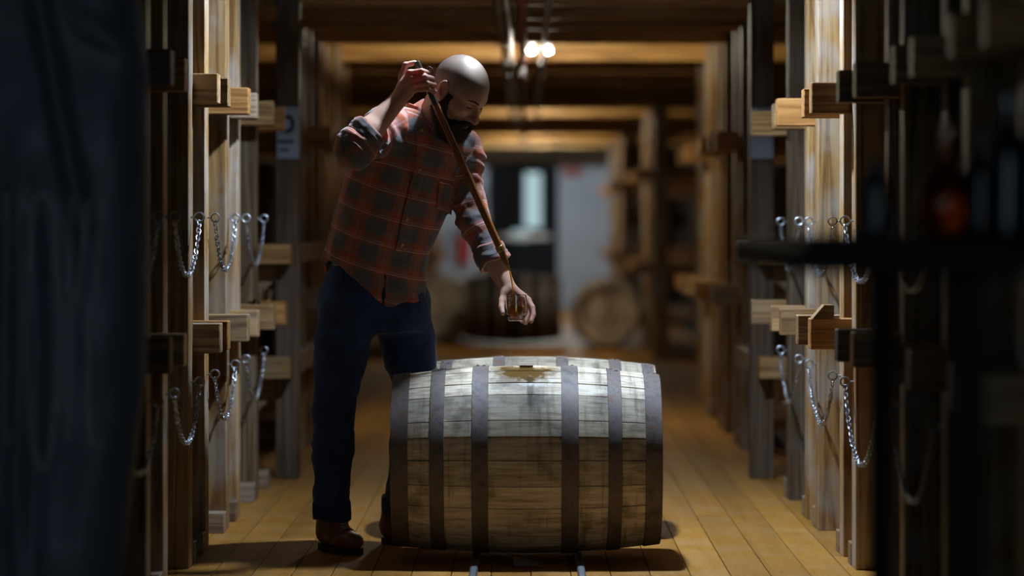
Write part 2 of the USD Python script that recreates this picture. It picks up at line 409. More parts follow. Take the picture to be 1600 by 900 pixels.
# ------------------------------------------------------------------ the room
Y0, YE = -3.0, 38.5                                       # wall behind the photographer, end wall
XL, XR = -1.10, 1.08                                      # aisle faces of the racks
fl = Thing('floor', kind='structure')
rows = np.arange(-13, 13)
bw = .1285
for i in rows:
    y = 4.0 + (i * 37 % 17) / 17 * 3.6
    y_prev = 3.0
    while y_prev < YE:
        y = min(y, YE)
        fl.part('board', box((i * bw + .0013 + .02, y_prev + .0008, -.03), ((i + 1) * bw - .0013 + .02, y - .0008, RNG.uniform(-.0006, .0006)), .0012), 'floor_y')
        y_prev, y = y, y + RNG.uniform(3.0, 4.6)
fl.part('subfloor', join([box((-5, Y0, -.2), (5, YE + .2, -.031)), box((-5, 3.0, -.03), (-13 * bw + .015, YE, -.002)), box((13 * bw + .025, 3.0, -.03), (5, YE, -.002)), box((-5, Y0, -.03), (5, 2.999, -.002))]), 'subfloor')
for n, x in (('wall_left', -4.9), ('wall_right', 4.9)):
    struct(n, box((x - .05, Y0, 0), (x + .05, YE, 3.15)), 'dark_y')
# wall behind the photographer with an unseen opening, added for the fill light
wb = Thing('wall_back', kind='structure')
wb.part('panel', join([box((-5, Y0 - .1, 0), (-1.6, Y0, 3.15)), box((1.6, Y0 - .1, 0), (5, Y0, 3.15)), box((-1.6, Y0 - .1, 2.7), (1.6, Y0, 3.15))]), 'dark_y')
rl = UsdLux.RectLight.Define(stage, '/World/loading_door_daylight')  # added fill light, unseen behind the camera
rl.CreateWidthAttr(3.2); rl.CreateHeightAttr(2.7); rl.CreateIntensityAttr(FILL); rl.CreateColorAttr(Gf.Vec3f(.6, .78, 1.0))
_x = UsdGeom.Xformable(rl); _x.AddTranslateOp().Set(Gf.Vec3d(0, Y0 - .05, 1.35)); _x.AddRotateXYZOp().Set(Gf.Vec3f(90, 0, 0))

ce = Thing('ceiling', kind='structure')
for i, x in enumerate(np.arange(-5, 5, .4)):
    ce.part('plank', box((x + .002, Y0, 3.0), (x + .398, YE, 3.05)), 'dark_y')
beam_y = [-1.0, 1.5, 4.0, 6.2, 12.0, 13.2, 14.1, 14.85, 16.0, 17.7, 19.2, 20.7, 22.2, 23.7, 25.2, 26.7, 28.2, 29.7, 31.2, 32.6, 34.0, 35.5, 37.0]
for y in beam_y:
    ce.part('beam', box((-3.6, y - .03, 2.11), (3.6, y + .03, 2.215), .003), 'beam_x')
ce.part('joist', join([box((x - .06, Y0, 2.86), (x + .06, YE, 3.0)) for x in (-3.4, -1.25, 1.25, 3.4)]), 'dark_y')

# end wall with the black door
D0, D1, DT = -.415, .375, 1.87
we = Thing('wall_end', kind='structure')
we.part('board_panel', join([box((-5, YE, 0), (-1.25, YE + .12, 3.15)), box((1.25, YE, 0), (5, YE + .12, 3.15))]), 'dark_y', 'end wall behind the racks, coloured dark to stand for shade')  # wall darkened by colour here so the end lamp leaves it looking unlit
we.part('panel', join([box((-1.25, YE, 0), (D0 - .06, YE + .12, 3.15)), box((D1 + .06, YE, 0), (1.25, YE + .12, 3.15)), box((D0 - .06, YE, DT + .06), (D1 + .06, YE + .12, 3.15))]), 'wall_paint')
wt = Thing('door_1', kind='structure')
wt.part('frame', join([box((D0 - .06, YE - .02, 0), (D0, YE + .12, DT + .06)), box((D1, YE - .02, 0), (D1 + .06, YE + .12, DT + .06)), box((D0, YE - .02, DT), (D1, YE + .12, DT + .06))]), 'black_door')
w0, w1, wz0, wz1 = .0, .215, 1.08, 1.80
v0, v1, vz0, vz1 = -.17, .06, .92, 1.045
yd0, yd1 = YE + .02, YE + .07
def slab(x0, x1, z0, z1): return box((x0, yd0, z0), (x1, yd1, z1))
wt.part('leaf', join([slab(D0, D1, .01, vz0), slab(D0, v0, vz0, vz1), slab(v1, D1, vz0, vz1), slab(D0, D1, vz1, wz0), slab(D0, w0, wz0, wz1), slab(w1, D1, wz0, wz1), slab(D0, D1, wz1, DT)]), 'black_door')
wt.part('pane', box((w0, yd0 + .02, wz0), (w1, yd0 + .026, wz1)), 'pane')
wt.part('pane', box((v0, yd0 + .02, vz0), (v1, yd0 + .026, vz1)), 'pane')
wt.part('push_bar', join([box((D0 + .08, YE - .07, .93), (D1 - .04, YE - .03, 1.0), .008), box((D0 + .08, YE - .03, .94), (D0 + .14, yd0, .99)), box((D1 - .1, YE - .03, .94), (D1 - .04, yd0, .99))]), 'aluminium', 'grey metal push bar')
fe = Thing('fire_extinguisher', 'small red fire extinguisher hanging on the grey end wall left of the black door', 'fire extinguisher', (-.8, YE - .08, .62))
fe.part('cylinder', lathe([(.0, .62), (.07, .62), (.075, .64), (.075, .95), (.05, 1.0), (.022, 1.02), (0, 1.02)], (-.8, YE - .085, 0), 20), 'red_paint')
fe.part('valve', join([lathe([(0, 1.02), (.018, 1.02), (.018, 1.06), (0, 1.06)], (-.8, YE - .085, 0), 10), box((-.83, YE - .12, 1.06), (-.77, YE - .05, 1.075))]), 'black_metal')
fe.part('hose', tube([(-.8, YE - .09, 1.04), (-.74, YE - .1, 1.03), (-.715, YE - .09, .95), (-.715, YE - .085, .75)], .01, 8), 'black_metal')
fe.part('bracket', box((-.83, YE - .012, .8), (-.77, YE, .9)), 'black_metal')
rb = Thing('alarm_box', 'small dark red box high on the grey end wall right of the black door', 'alarm', (.62, YE - .04, 1.76))
rb.part('housing', box((.49, YE - .06, 1.76), (.75, YE, 1.88), .012), 'red_paint')
rb.part('cover', box((.51, YE - .068, 1.775), (.73, YE - .06, 1.865), .003), 'red_pipe')

# ------------------------------------------------------------------ racks
TH = .06                                                   # half thickness of a post along the aisle


def rack(label, side, posts, gaps, xf, xend, ztop, zlow, ytop=3.0, old=(), tone={}, bare=()):
    """side -1 / 1; posts: y of the aisle posts; gaps: the rails stand on this side of each post"""
    t = Thing('barrel_rack', label, 'rack', (xf, posts[0], 0))
    s = side
    for i, y in enumerate(posts):
        w = .115 + .01 * math.sin(3 * i + s); j = RNG.uniform(-.006, .006)
        if i not in bare: t.part('post', box((xf, y - TH, 0), (xf + s * w, y + TH * .95, ytop), .003), 'weathered_z' if i in old else 'pine_z')
        if i not in bare: t.part('inner_post', box((xf + s * 1.0, y - TH, 0), (xf + s * 1.12, y + TH, ytop), .003), 'old_z')
        yy = y + gaps[i] * (TH + .05)
        for z in (ztop, zlow):
            t.part('rail', box((xend + s * RNG.uniform(-.012, .012), yy - .046, z - .1), (xf + s * 2.3, yy + .046, z + RNG.uniform(-.003, .003)), .003), tone[i] if i in tone and (z > 1 or tone[i] == 'pine_x') else ('weathered_x', 'pine_x', 'pine_x', 'orange_x')[(i * 3 + (z > 1) * 2 + (s > 0)) % 4])
        t.part('sill', box((xf - s * .002, yy - .046, 0), (xf + s * 2.3, yy + .046, .075), .003), 'old_x')
    return t


LP = [7.4, 7.82, 8.6, 9.01, 9.7, 10.19, 10.9, 11.33, 12.1, 12.74]
RP = [6.0, 6.4, 7.22, 7.58, 8.43, 8.79, 9.67, 10.05, 10.9, 11.3, 12.1]
def gsign(n): return [1 if i % 2 == 0 else -1 for i in range(n)]
rack('near left rack of pale posts and protruding rail ends beside the man', -1, LP, [-1, -1, -1, -1, 1, -1, -1, -1, -1, -1], XL, -1.02, 1.63, .80, old=(8, 0), bare=(9,), tone={6: 'orange_x', 7: 'weathered_x', 8: 'pine_x', 9: 'orange_x'})
rack('near right rack of pale posts and protruding rail ends, right of the front barrel', 1, RP, [1] * 11, XR, .95, 1.596, .815, old=(10, 1, 3), tone={6: 'orange_x', 7: 'orange_x', 8: 'orange_x', 9: 'pine_x', 10: 'pine_x'})
FP = [14.75, 15.2, 15.97, 16.42, 17.2, 17.65, 18.42]
rack('middle left rack, blurred, running on behind the signed post to the far barrels', -1, FP, gsign(7), XL, -.98, 1.62, .80)
rack('middle right rack, blurred, running on behind the post with the blank sheet', 1, FP, gsign(7), XR, .95, 1.6, .815)
GP = [24.6, 25.05, 25.8, 26.25, 27.0]
HP_ = [32.6, 33.05, 33.8, 34.25, 36.4, 36.85, 37.6]
rack('third left rack along the aisle, blurred, beside the far barrels', -1, GP, gsign(5), XL, -.98, 1.62, .80)
rack('third right rack along the aisle, blurred, beside the barrel with the round head', 1, GP, gsign(5), XR, .95, 1.6, .815)
rack('farthest left rack, very blurred, reaching to the grey end wall', -1, HP_, gsign(7), XL, -.98, 1.62, .80)
rack('farthest right rack, very blurred, reaching to the grey end wall', 1, HP_, gsign(7), XR, .95, 1.6, .815)


def portal(s, label):
    x0 = s * 1.0
    t = Thing('building_post', label, 'post', (s * 1.05, 13.1, 0))
    t.part('post', box((x0, 13.05, 0), (x0 + s * .105, 13.16, 3.0), .004), 'old_z')
    for z0, z1 in ((.955, 1.04), (.45, .545)):
        t.part('cross_rail', box((x0 + s * .03, 12.93, z0), (x0 + s * 1.9, 13.045, z1), .003), 'pine_x')
        t.part('long_rail', box((x0 + s * .02, 13.17, z0), (x0 + s * .075, 15.9 if s < 0 else 14.2, z1), .003), 'old_y')
        a = np.array([x0 + s * .1, 13.1, z0]); b = np.array([x0 + s * .55, 13.1, z0 - .45])
        n = np.array([s * .7, 0, .7]) * .045
        t.part('brace', hull([p + q + d for p in (a, b) for q in (n, -n) for d in ((0, -.04, 0), (0, .04, 0))]), 'old_x')
    return t


portal(-1, 'dark timber building post on the left with the printed sign, cross rails and braces')
portal(1, 'dark timber building post on the right with the blank grey sheet, cross rails and braces')
sg = Thing('sign', 'pale printed paper sign with a dark round figure on the left timber post', 'sign', (-1.05, 13.04, 1.42))
sg.part('sheet', box((-1.098, 13.036, 1.42), (-1.0, 13.046, 1.648)), 'sign_paper')
ang = np.linspace(0, 2 * np.pi, 37)
ringp = [( -1.052 + .024 * np.cos(a), 1.572 + .033 * np.sin(a)) for a in ang]
from shapely.geometry import Polygon
pg = Polygon(ringp).buffer(.009).difference(Polygon(ringp).buffer(-.009))
mm = trimesh.creation.extrude_polygon(pg, .002, engine='earcut'); vv = np.array(mm.vertices)
sg.part('numeral', (np.stack([vv[:, 0], 13.034 + vv[:, 2], vv[:, 1]], 1), np.array(mm.faces)[:, ::-1]), 'sign_ink')
sg.part('print_bar', box((-1.094, 13.034, 1.487), (-1.024, 13.037, 1.501)), 'sign_ink')
sg.part('print_bar', box((-1.084, 13.034, 1.452), (-1.044, 13.037, 1.463)), 'sign_ink')
single('sheet_of_paper', box((.974 + .03, 13.036, 1.42), (1.1, 13.046, 1.645)), 'sign_paper', 'blank grey-blue sheet pinned to the right timber post', 'paper')

# ------------------------------------------------------------------ chains across the rack openings
def chain(label, side, ya, yb, z, sag, xf):
    xx = xf - side * .028
    t = Thing('chain', label, 'chain', (xx, ya, z))
    for y in (ya, yb):
        th = np.linspace(0, 2 * np.pi, 20, endpoint=False)
        eye = tube([(xx + .015 * np.cos(a), y, z + .015 * np.sin(a)) for a in th], .0034, 7, closed=True)
        t.part('eye_bolt', join([eye, tube([(xx + side * .015, y, z), (xf + side * .02, y, z)], .0036, 7)]), 'galvanised')
    s = np.linspace(-1, 1, 400)
    P = np.stack([np.full(400, xx), ya + (yb - ya) * (s + 1) / 2, z - .012 - sag * (1 - (np.cosh(1.6 * s) - 1) / (math.cosh(1.6) - 1))], 1)
    L = np.r_[0, np.cumsum(np.linalg.norm(np.diff(P, axis=0), axis=1))]
    pitch = .0172; n = int(L[-1] / pitch); at = np.linspace(pitch / 2, L[-1] - pitch / 2, n)
    C = np.stack([np.interp(at, L, P[:, k]) for k in range(3)], 1); T = np.gradient(C, axis=0)
    th = np.arange(14) / 14 * 2 * np.pi; ms = []
    for i in range(n):
        d = T[i] / np.linalg.norm(T[i]); e = np.array([1.0, 0, 0]); g = np.cross(d, e)
        r = .5 * math.sin(i * 2.3); a0 = (math.pi / 4 if i % 2 else -math.pi / 4) + r * .5
        w = math.cos(a0) * e + math.sin(a0) * g
        ms.append(tube([C[i] + d * .0118 * np.cos(a) + w * .0072 * np.sin(a) for a in th], .0022, 6, closed=True))
    t.part('chain_links', join(ms), 'galvanised', kind='stuff')


lb = [(7.82, 8.6), (9.01, 9.7), (10.19, 10.9), (11.33, 12.1)]
lw = ['half hidden by the dark tarp', 'second from the tarp', 'third from the tarp', 'closest to the man']
for (a, b), w in zip(lb, lw):
    chain(f'upper steel chain on the left rack, {w}', -1, a, b, 1.152, .175, XL)
    chain(f'lower steel chain on the left rack, {w}', -1, a, b, .61, .165, XL)
rbay = [(7.58, 8.43), (8.79, 9.67), (10.05, 10.9), (11.3, 12.1)]
rw = ['nearest the camera, behind the black table legs', 'running in behind the black table leg', 'on the brightly lit knotty post', 'on the weathered post farthest from the camera']
for (a, b), w in zip(rbay, rw):
    chain(f'upper steel chain on the right rack, {w}', 1, a, b, 1.14, .18, XR)
    chain(f'lower steel chain on the right rack, {w}', 1, a, b, .612, .18 if a > 9 else .225, XR)

# small things left on the rails
def cup():
    y, x, z = 11.975, -1.058, .802
    single('plastic_cup', lathe([(0, z), (.024, z), (.0375, z + .06), (.036, z + .0602), (.0228, z + .0025), (0, z + .0025)], (x, y, 0), 28), 'clear_glass', 'clear plastic cup standing on a lower rail end of the left rack', 'cup', smooth=40)
cup()
z0 = .818
single('wooden_chock', hull([(.952, 9.73, z0), (1.022, 9.73, z0), (1.022, 9.73, z0 + .044), (.99, 9.73, z0 + .044), (.952, 9.82, z0), (1.022, 9.82, z0), (1.022, 9.82, z0 + .044), (.99, 9.82, z0 + .044)]), 'pine_x', 'small wedge-shaped wooden chock lying on a lower rail of the right rack', 'chock', smooth=False)

# ------------------------------------------------------------------ overhead pipes and lamps
pp = Thing('sprinkler_pipe', 'dark red sprinkler pipe running along the middle of the ceiling', 'pipe', (-.01, 11.2, 2.06))
pp.part('pipe', tube([(-.012, 9.5, 2.06), (-.012, 37.8, 2.06)], .02, 14), 'red_pipe')
for y in (12.15, 18.4, 24.6, 30.8):
    pp.part('coupling', tube([(-.012, y - .05, 2.06), (-.012, y + .05, 2.06)], .031, 14), 'red_pipe')
for y in (17.0, 23.0, 29.0):
    pp.part('sprinkler_head', join([tube([(-.012, y, 2.05), (-.012, y, 2.0)], .012, 10), lathe([(0, 1.99), (.03, 1.99), (.03, 1.995), (.008, 2.0), (0, 2.0)], (-.012, y, 0), 16)]), 'galvanised')


def conduit(x, label, y1=30.0):
    t = Thing('cable_conduit', label, 'conduit', (x, 10, 2.08))
    ys = np.arange(9.5, y1, .0125)
    t.part('sheath', tube(np.stack([x + .003 * np.sin(ys * 1.3 + x * 50), ys, 2.082 + .003 * np.sin(ys * 2.1)], 1), .011 + .0022 * np.sign(np.sin(ys / .05 * np.pi)), 8), 'old_steel')
    for y in beam_y[4:14]:
        t.part('clip', box((x - .0155, y - .012, 2.085), (x + .0155, y + .012, 2.1095)), 'galvanised')


conduit(-.118, 'grey metal cable conduit under the ceiling beams, leftmost of the three')
conduit(-.082, 'grey metal cable conduit under the ceiling beams, just left of the red pipe')
conduit(.105, 'grey metal cable conduit under the ceiling beams, right of the red pipe')


def lamp(y, label, bulb='far_bulb', z=2.105, x=.085, r=.016):
    t = Thing('ceiling_lamp', label, 'lamp', (x, y, z))
    t.part('housing', box((x - .06, y - .05, z + .04), (x + .06, y + .05, z + .1), .006), 'enamel')
    t.part('stem', tube([(x, y, z + .1), (x, y, 3.0)], .008, 8), 'enamel')
    for dx in (-.047, .047):
        t.part('socket', tube([(x + dx, y, z + .045), (x + dx, y, z + .015)], .016, 12), 'aluminium')
        v, f = sphere((0, 0, 0), 1.0, 2)
        t.part('bulb', (v * (r * 1.05, r, r * .8) + (x + dx, y, z - .008), f), bulb, smooth=True)


lamp(16.55, 'nearest twin-bulb lamp glowing below the ceiling beams', z=2.112)
lamp(25.95, 'second twin-bulb lamp along the aisle ceiling, half hidden by a beam', z=2.24)
lamp(33.3, 'third twin-bulb lamp along the aisle ceiling, half hidden by a beam', z=2.24)
lamp(36.2, 'farthest twin-bulb lamp, close to the grey end wall', 'end_bulb', z=2.24)
kl = Thing('pendant_lamp', 'pendant lamp with an added light-cutting shade hanging over the barrels, above the picture', 'lamp', (.15, 10.20, 2.72))
kx, ky, kz = .15, 10.20, 2.72
kl.part('bulb', sphere((kx, ky, kz), .055, 2), 'key_bulb', smooth=True)
kl.part('socket', tube([(kx, ky, kz + .05), (kx, ky, kz + .13)], .022, 12), 'enamel')
hw, hd = .32, .13  # unseen skirts shaped to keep the lamp's light off near racks and beams
kl.part('shade', join([box((kx - hw, ky - hd - .006, kz - .25), (kx + hw, ky - hd, kz + .09)), box((kx - hw, ky + hd, kz - .10), (kx + hw, ky + hd + .006, kz + .09)), box((kx - hw, ky - hd, kz + .09), (kx + hw, ky + hd, kz + .096))]), 'enamel', 'added deep-skirted shade cutting the light fore and aft')
kl.part('cord', tube([(kx, ky, kz + .13), (kx, ky, 3.0)], .005, 6), 'enamel')


# ------------------------------------------------------------------ barrels
def barrel(label, loc, half, rb, rh, hoops, oak, bung=True, seed=1, nst=24, group=None):
    """a cask lying with its axis along local x; hoops: (centre, width)"""
    g = np.random.default_rng(seed)
    t = Thing('barrel', label, 'barrel', (0, 0, 0), group)
    t.prim.GetAttribute('xformOp:translate').Set(Gf.Vec3d(*map(float, loc)))
    def R(x): return rh + (rb - rh) * (1 - (np.abs(x) / half) ** 2.0)
    w = g.uniform(.6, 1.5, nst); w = np.cumsum(w / w.sum() * 2 * np.pi); w = np.r_[0, w] + .4
    xs = np.linspace(-half, half, 13)
    for i in range(nst):
        a0, a1 = w[i], w[i + 1]; lift = g.uniform(-.0012, .0012)
        rr = R(xs) + lift
        gap = .0008 * (rb / R(xs)); bv = .0016
        ang = np.stack([a0 + gap / rr, a0 + (gap + bv) / rr, np.full(13, (a0 + a1) / 2), a1 - (gap + bv) / rr, a1 - gap / rr], 1)
        rad = np.stack([rr - .002, rr, rr, rr, rr - .002], 1)
        inner = rr - .026
        ring = np.concatenate([np.stack([np.cos(ang) * rad, np.sin(ang) * rad], -1), np.stack([np.cos(ang[:, [4, 0]]) * inner[:, None], np.sin(ang[:, [4, 0]]) * inner[:, None]], -1)], 1)
        v = np.concatenate([np.repeat(xs[:, None, None], 7, 1), ring], -1)
        f = grid_faces(13, 7, True)
        v = v.reshape(-1, 3); o = 12 * 7
        capf = [[0, k + 1, k] for k in range(1, 6)] + [[o, o + k, o + k + 1] for k in range(1, 6)]
        t.part('stave', (v, np.vstack([f, capf])), oak, smooth=25)
    for s in (-1, 1):
        xh = s * (half - .03); rin = R(xh) - .02
        edges = np.linspace(-rin, rin, 7)
        for k in range(6):                                  # head boards
            y0, y1 = edges[k] + .0015, edges[k + 1] - .0015
            yy = np.linspace(y0, y1, 5); zz = np.sqrt(np.maximum(rin ** 2 - yy ** 2, 1e-6))
            pts = [(xh + d, y, q) for d in (-.01, .01) for y, z in zip(yy, zz) for q in (-z, z)]
            t.part('head_board', hull(pts), oak, smooth=False)
    ang = np.arange(64) / 64 * 2 * np.pi
    for c, wd in hoops:
        xa = np.array([c - wd / 2, c - wd / 2 + .001, c + wd / 2 - .001, c + wd / 2])
        ro = R(xa) + np.array([.0022, .0042, .0042, .0022]); xi = xa[::-1]; ri = R(xi) - .001
        X = np.r_[xa, xi]; Rr = np.r_[ro, ri]
        v = np.stack([np.repeat(X[:, None], 64, 1), Rr[:, None] * np.cos(ang), Rr[:, None] * np.sin(ang)], -1).reshape(-1, 3)
        f = grid_faces(8, 64, True); n = 64
        f = np.vstack([f, [[7 * n + j, 7 * n + (j + 1) % n, (j + 1) % n] for j in range(n)], [[7 * n + j, (j + 1) % n, j] for j in range(n)]])
        h = t.part('hoop', (v, f[:, ::-1]), 'hoop_steel', smooth=40)
        ra = g.uniform(1.35, 1.8)
        for k, (dx, da) in enumerate(((-wd * .2, 0.0), (wd * .2, .05))):
            r = R(c + dx) + .004; p = np.array([c + dx, r * math.cos(ra + da), r * math.sin(ra + da)])
            v2, f2 = sphere((0, 0, 0), .006, 1); nrm = np.array([0, math.cos(ra + da), math.sin(ra + da)])
            v2 = v2 - np.outer(v2 @ nrm, nrm) * .35 + p
            t.part('rivet', (v2, f2), 'hoop_steel', parent=h, smooth=True)
    if bung:
        a, b = np.array([0.0, -.03, R(0) - .01]), np.array([0.0, -.03, R(0) + .003])
        t.part('bung', tube([a, b], .024, 18), 'old_x', 'wooden bung in the wet top stave', smooth=30)
    return t


s1 = 4600 / 9.96
hp1 = [((x - 822.5) / s1, w / s1) for x, w in ((628.5, 27), (686, 22), (751.5, 25), (889, 26), (957.5, 21), (1017, 26))]
B1 = barrel('whiskey barrel lying in front of the man, wet round its bung', ((822.5 - CX) / s1, 9.96, .335), .447, .316, .282, hp1, 'barrel_oak', True, 3)
s2 = 4600 / 10.80
hp2 = [(x / s2, 19 / s2) for x in (-182, -131, -49, 49, 131, 182)]
B2 = barrel('second whiskey barrel lying just behind the front one, only its top showing', ((829 - CX) / s2, 10.80, .331), .455, .312, .279, hp2, 'barrel_oak_plain', False, 5)
hp3 = [(x, .05) for x in (-.41, -.29, -.12, .12, .29, .41)]
barrel('blurred barrel coloured dark for shade, lying across the middle of the aisle far behind', ((802 - CX) / 4600 * 27.5, 27.5, .345), .45, .32, .28, hp3, 'barrel_oak_shaded', False, 8)
def turned(label, loc):
    b = barrel(label, loc, .45, .32, .28, hp3, 'barrel_oak_plain', False, 9)
    UsdGeom.Xformable(b.prim).AddRotateZOp().Set(90.0)
turned('blurred barrel showing its round head beside the far right rack', (.74, 26.9, .325))
turned('blurred barrel showing its round head beside the far left rack', (-.77, 28.4, .325))
for x, w in ((-.165, 'left'), (.182, 'right')):
    single('barrel_rail', box((x - .0125, 3.2, 0.0008), (x + .0125, 12.6, .0188), .004), 'old_steel', f'narrow steel floor rail under the barrels, {w} of the two', 'rail')
single('wedge', hull([(-.035, 9.70, .002), (.06, 9.70, .002), (-.04, 9.70, .03), (-.035, 9.82, .002), (.06, 9.82, .002), (-.04, 9.78, .034)]), 'old_x', 'little wooden wedge pushed under the front barrel between the floor rails', 'wedge', smooth=False)

# ------------------------------------------------------------------ the man: light on cloth and skin
def skin_mat():
    nd = {'col': ('attribute', {'attribute': 'displayColor'}), 'tc': ('texture_coordinate', {}), 'n': ('noise_texture', {'scale': 220.0, 'detail': 4.0}), 'n2': ('noise_texture', {'scale': 18.0, 'detail': 3.0}),
          'v': ('map_range', {'to_min': .86, 'to_max': 1.14}), 'hv': ('hsv', {}), 'bp': ('bump', {'strength': .18, 'distance': .0012}),
          'p': ('principled_bsdf', {'roughness': .58, 'specular_ior_level': .35, 'subsurface_weight': .12, 'subsurface_scale': .006, 'subsurface_radius': (1.0, .35, .2)})}
    mat('skin', nd, [('tc.object', 'n.vector'), ('tc.object', 'n2.vector'), ('n2.fac', 'v.value'), ('v.result', 'hv.value'), ('col.color', 'hv.color'), ('hv.color', 'p.base_color'), ('n.fac', 'bp.height'), ('bp.normal', 'p.normal')])


skin_mat()
PL = .098                                                 # one repeat of the plaid


def plaid(name):
    """flannel check woven in cloth coordinates: rust ground, charcoal bands both ways, fine cream lines"""
    nd = {'uv': ('uvmap', {'attribute': 'st'}), 's': ('separate_xyz', {}), 'tc': ('texture_coordinate', {}), 'nz': ('noise_texture', {'scale': 900.0, 'detail': 2.0}), 'nl': ('noise_texture', {'scale': 40.0, 'detail': 4.0})}
    lk = [('uv.UV', 's.vector'), ('tc.object', 'nz.vector'), ('tc.object', 'nl.vector')]

    def band(tag_, src, lo, hi, period=PL, soft=.02):
        nd[tag_ + 'd'] = ('math', {'math_type': 'divide', 'value2': period}); nd[tag_ + 'f'] = ('math', {'math_type': 'fraction'})
        c, hw = (lo + hi) / 2, (hi - lo) / 2
        nd[tag_ + 's'] = ('math', {'math_type': 'subtract', 'value2': c}); nd[tag_ + 'a'] = ('math', {'math_type': 'absolute'})
        nd[tag_] = ('map_range', {'from_min': hw - soft, 'from_max': hw + soft, 'to_min': 1.0, 'to_max': 0.0, 'clamp': True})
        lk.extend([(src, tag_ + 'd.value1'), (tag_ + 'd.value', tag_ + 'f.value1'), (tag_ + 'f.value', tag_ + 's.value1'), (tag_ + 's.value', tag_ + 'a.value1'), (tag_ + 'a.value', tag_ + '.value')])

    nd['ou'] = ('math', {'math_type': 'add', 'value2': 10.0}); nd['ov'] = ('math', {'math_type': 'add', 'value2': 10.0})
    lk += [('s.x', 'ou.value1'), ('s.y', 'ov.value1')]
    band('wu', 'ou.value', .05, .60, .125); band('wv', 'ov.value', .05, .60, .092)
    band('lu', 'ou.value', .80, .83, .125, soft=.01); band('lv', 'ov.value', .70, .735, .092, soft=.012); band('lw', 'ov.value', .79, .815, .092, soft=.012)
    band('du', 'ou.value', .30, .35, .125, soft=.012); band('dv', 'ov.value', .28, .33, .092, soft=.012)
    nd['c1'] = ('mix', {'mix_type': 'mix', 'color1': (.40, .092, .036), 'color2': (.115, .09, .085)}); lk.append(('wu.result', 'c1.fac'))       # warp
    nd['c2'] = ('mix', {'mix_type': 'mix', 'color1': (.33, .088, .05), 'color2': (.125, .125, .125)}); lk.append(('wv.result', 'c2.fac'))         # weft
    nd['c3'] = ('mix', {'mix_type': 'mix', 'fac': .5}); lk += [('c1.color', 'c3.color1'), ('c2.color', 'c3.color2')]
    for i, (m, k, col) in enumerate((('lu', .15, (.58, .52, .46)), ('lv', .5, (.60, .54, .48)), ('lw', .3, (.60, .54, .48)), ('du', .14, (.30, .07, .03)), ('dv', .25, (.03, .03, .035)))):
        nd['k%d' % i] = ('math', {'math_type': 'multiply', 'value2': k}); nd['x%d' % i] = ('mix', {'mix_type': 'mix', 'color2': col})
        lk += [(m + '.result', 'k%d.value1' % i), ('k%d.value' % i, 'x%d.fac' % i), (('c3' if i == 0 else 'x%d' % (i - 1)) + '.color', 'x%d.color1' % i)]
    nd |= {'tr': ('map_range', {'to_min': .75, 'to_max': 1.3}), 'hv': ('hsv', {}), 'bp': ('bump', {'strength': .3, 'distance': .001}),
           'p': ('principled_bsdf', {'roughness': .85, 'specular_ior_level': .2, 'sheen_weight': .25, 'sheen_roughness': .4})}
    lk += [('nl.fac', 'tr.value'), ('tr.result', 'hv.value'), ('x4.color', 'hv.color'), ('hv.color', 'p.base_color'), ('nz.fac', 'bp.height'), ('bp.normal', 'p.normal')]
    mat(name, nd, lk)


plaid('plaid_flannel')
mat('denim', {'tc': ('texture_coordinate', {}), 'n': ('noise_texture', {'scale': 9.0, 'detail': 4.0}), 'm': ('mapping', {'scale': (900, 900, 120)}), 'n2': ('noise_texture', {'scale': 1.0, 'detail': 2.0}),
              'rp': ('rgb_ramp', {'ramp': [(.3, (.015, .027, .072)), (.6, (.030, .054, .14)), (.8, (.065, .105, .25))]}), 'bp': ('bump', {'strength': .35, 'distance': .001}), 'p': ('principled_bsdf', {'roughness': .8, 'specular_ior_level': .25, 'sheen_weight': .1})},
    [('tc.object', 'n.vector'), ('tc.object', 'm.vector'), ('m.vector', 'n2.vector'), ('n.fac', 'rp.fac'), ('rp.color', 'p.base_color'), ('n2.fac', 'bp.height'), ('bp.normal', 'p.normal')])
plain('beard_hair', (.035, .022, .016), .75, 0, .5, 260, .6, .003, .2)
plain('boot_leather', (.21, .055, .024), .44, 0, .35, 22, .12, .002)
plain('boot_sole', (.02, .016, .014), .7)
plain('lace', (.34, .28, .22), .7, 0, .3, 200)
plain('button_horn', (.42, .26, .10), .35, 0, .2, 120)
plain('eye_white', (.7, .66, .62), .25, 0, .05, 20)
plain('thief_wood', (.22, .080, .020), .22, 0, .3, 24, .05)
plain('thief_dark', (.035, .022, .016), .35, 0, .3, 24, .05)
plain('brass', (.62, .38, .12), .25, .9, .15, 40)
plain('undershirt', (.32, .31, .31), .9, 0, .1, 60)

def WP(px, py, Y): return W(px, py, Y + .20)          # trunk, arms and head stand this much farther back than first measured


# skeleton, from the photograph: pixel and distance of every joint
PELV, CHEST, NECKB = WP(585, 455, 10.05), WP(632, 290, 10.03), WP(671, 192, 9.96)
AL = math.radians(24)                                     # the chest is turned this far to the right
RT, FW = np.array([-math.cos(AL), -math.sin(AL), 0]), np.array([math.sin(AL), -math.cos(AL), 0])
RSH, LSH = WP(604, 203, 9.88), WP(718, 240, 10.04)
REL, RWR = WP(552, 232, 9.66), WP(621, 157, 9.73)
LEL, LWR = WP(741, 347, 9.99), WP(794, 452, 9.92)
RHIP, LHIP = W(545, 468, 10.20), W(626, 470, 10.32)
RKN, LKN = W(521, 640, 10.16), W(652, 628, 10.34)
RAN, LAN = W(518, 812, 10.16), W(625, 812, 10.37)
TZ = [WP(0, y, 10.1)[2] for y in (478, 430, 400, 330, 280, 240, 205, 180)]
TX = [WP(x, 0, 10.08)[0] for x in (580, 584, 590, 614, 629, 646, 662, 672)]
TY = list(np.interp([478, 430, 400, 330, 280, 240, 205, 180], [180, 455], [10.15, 10.25]))
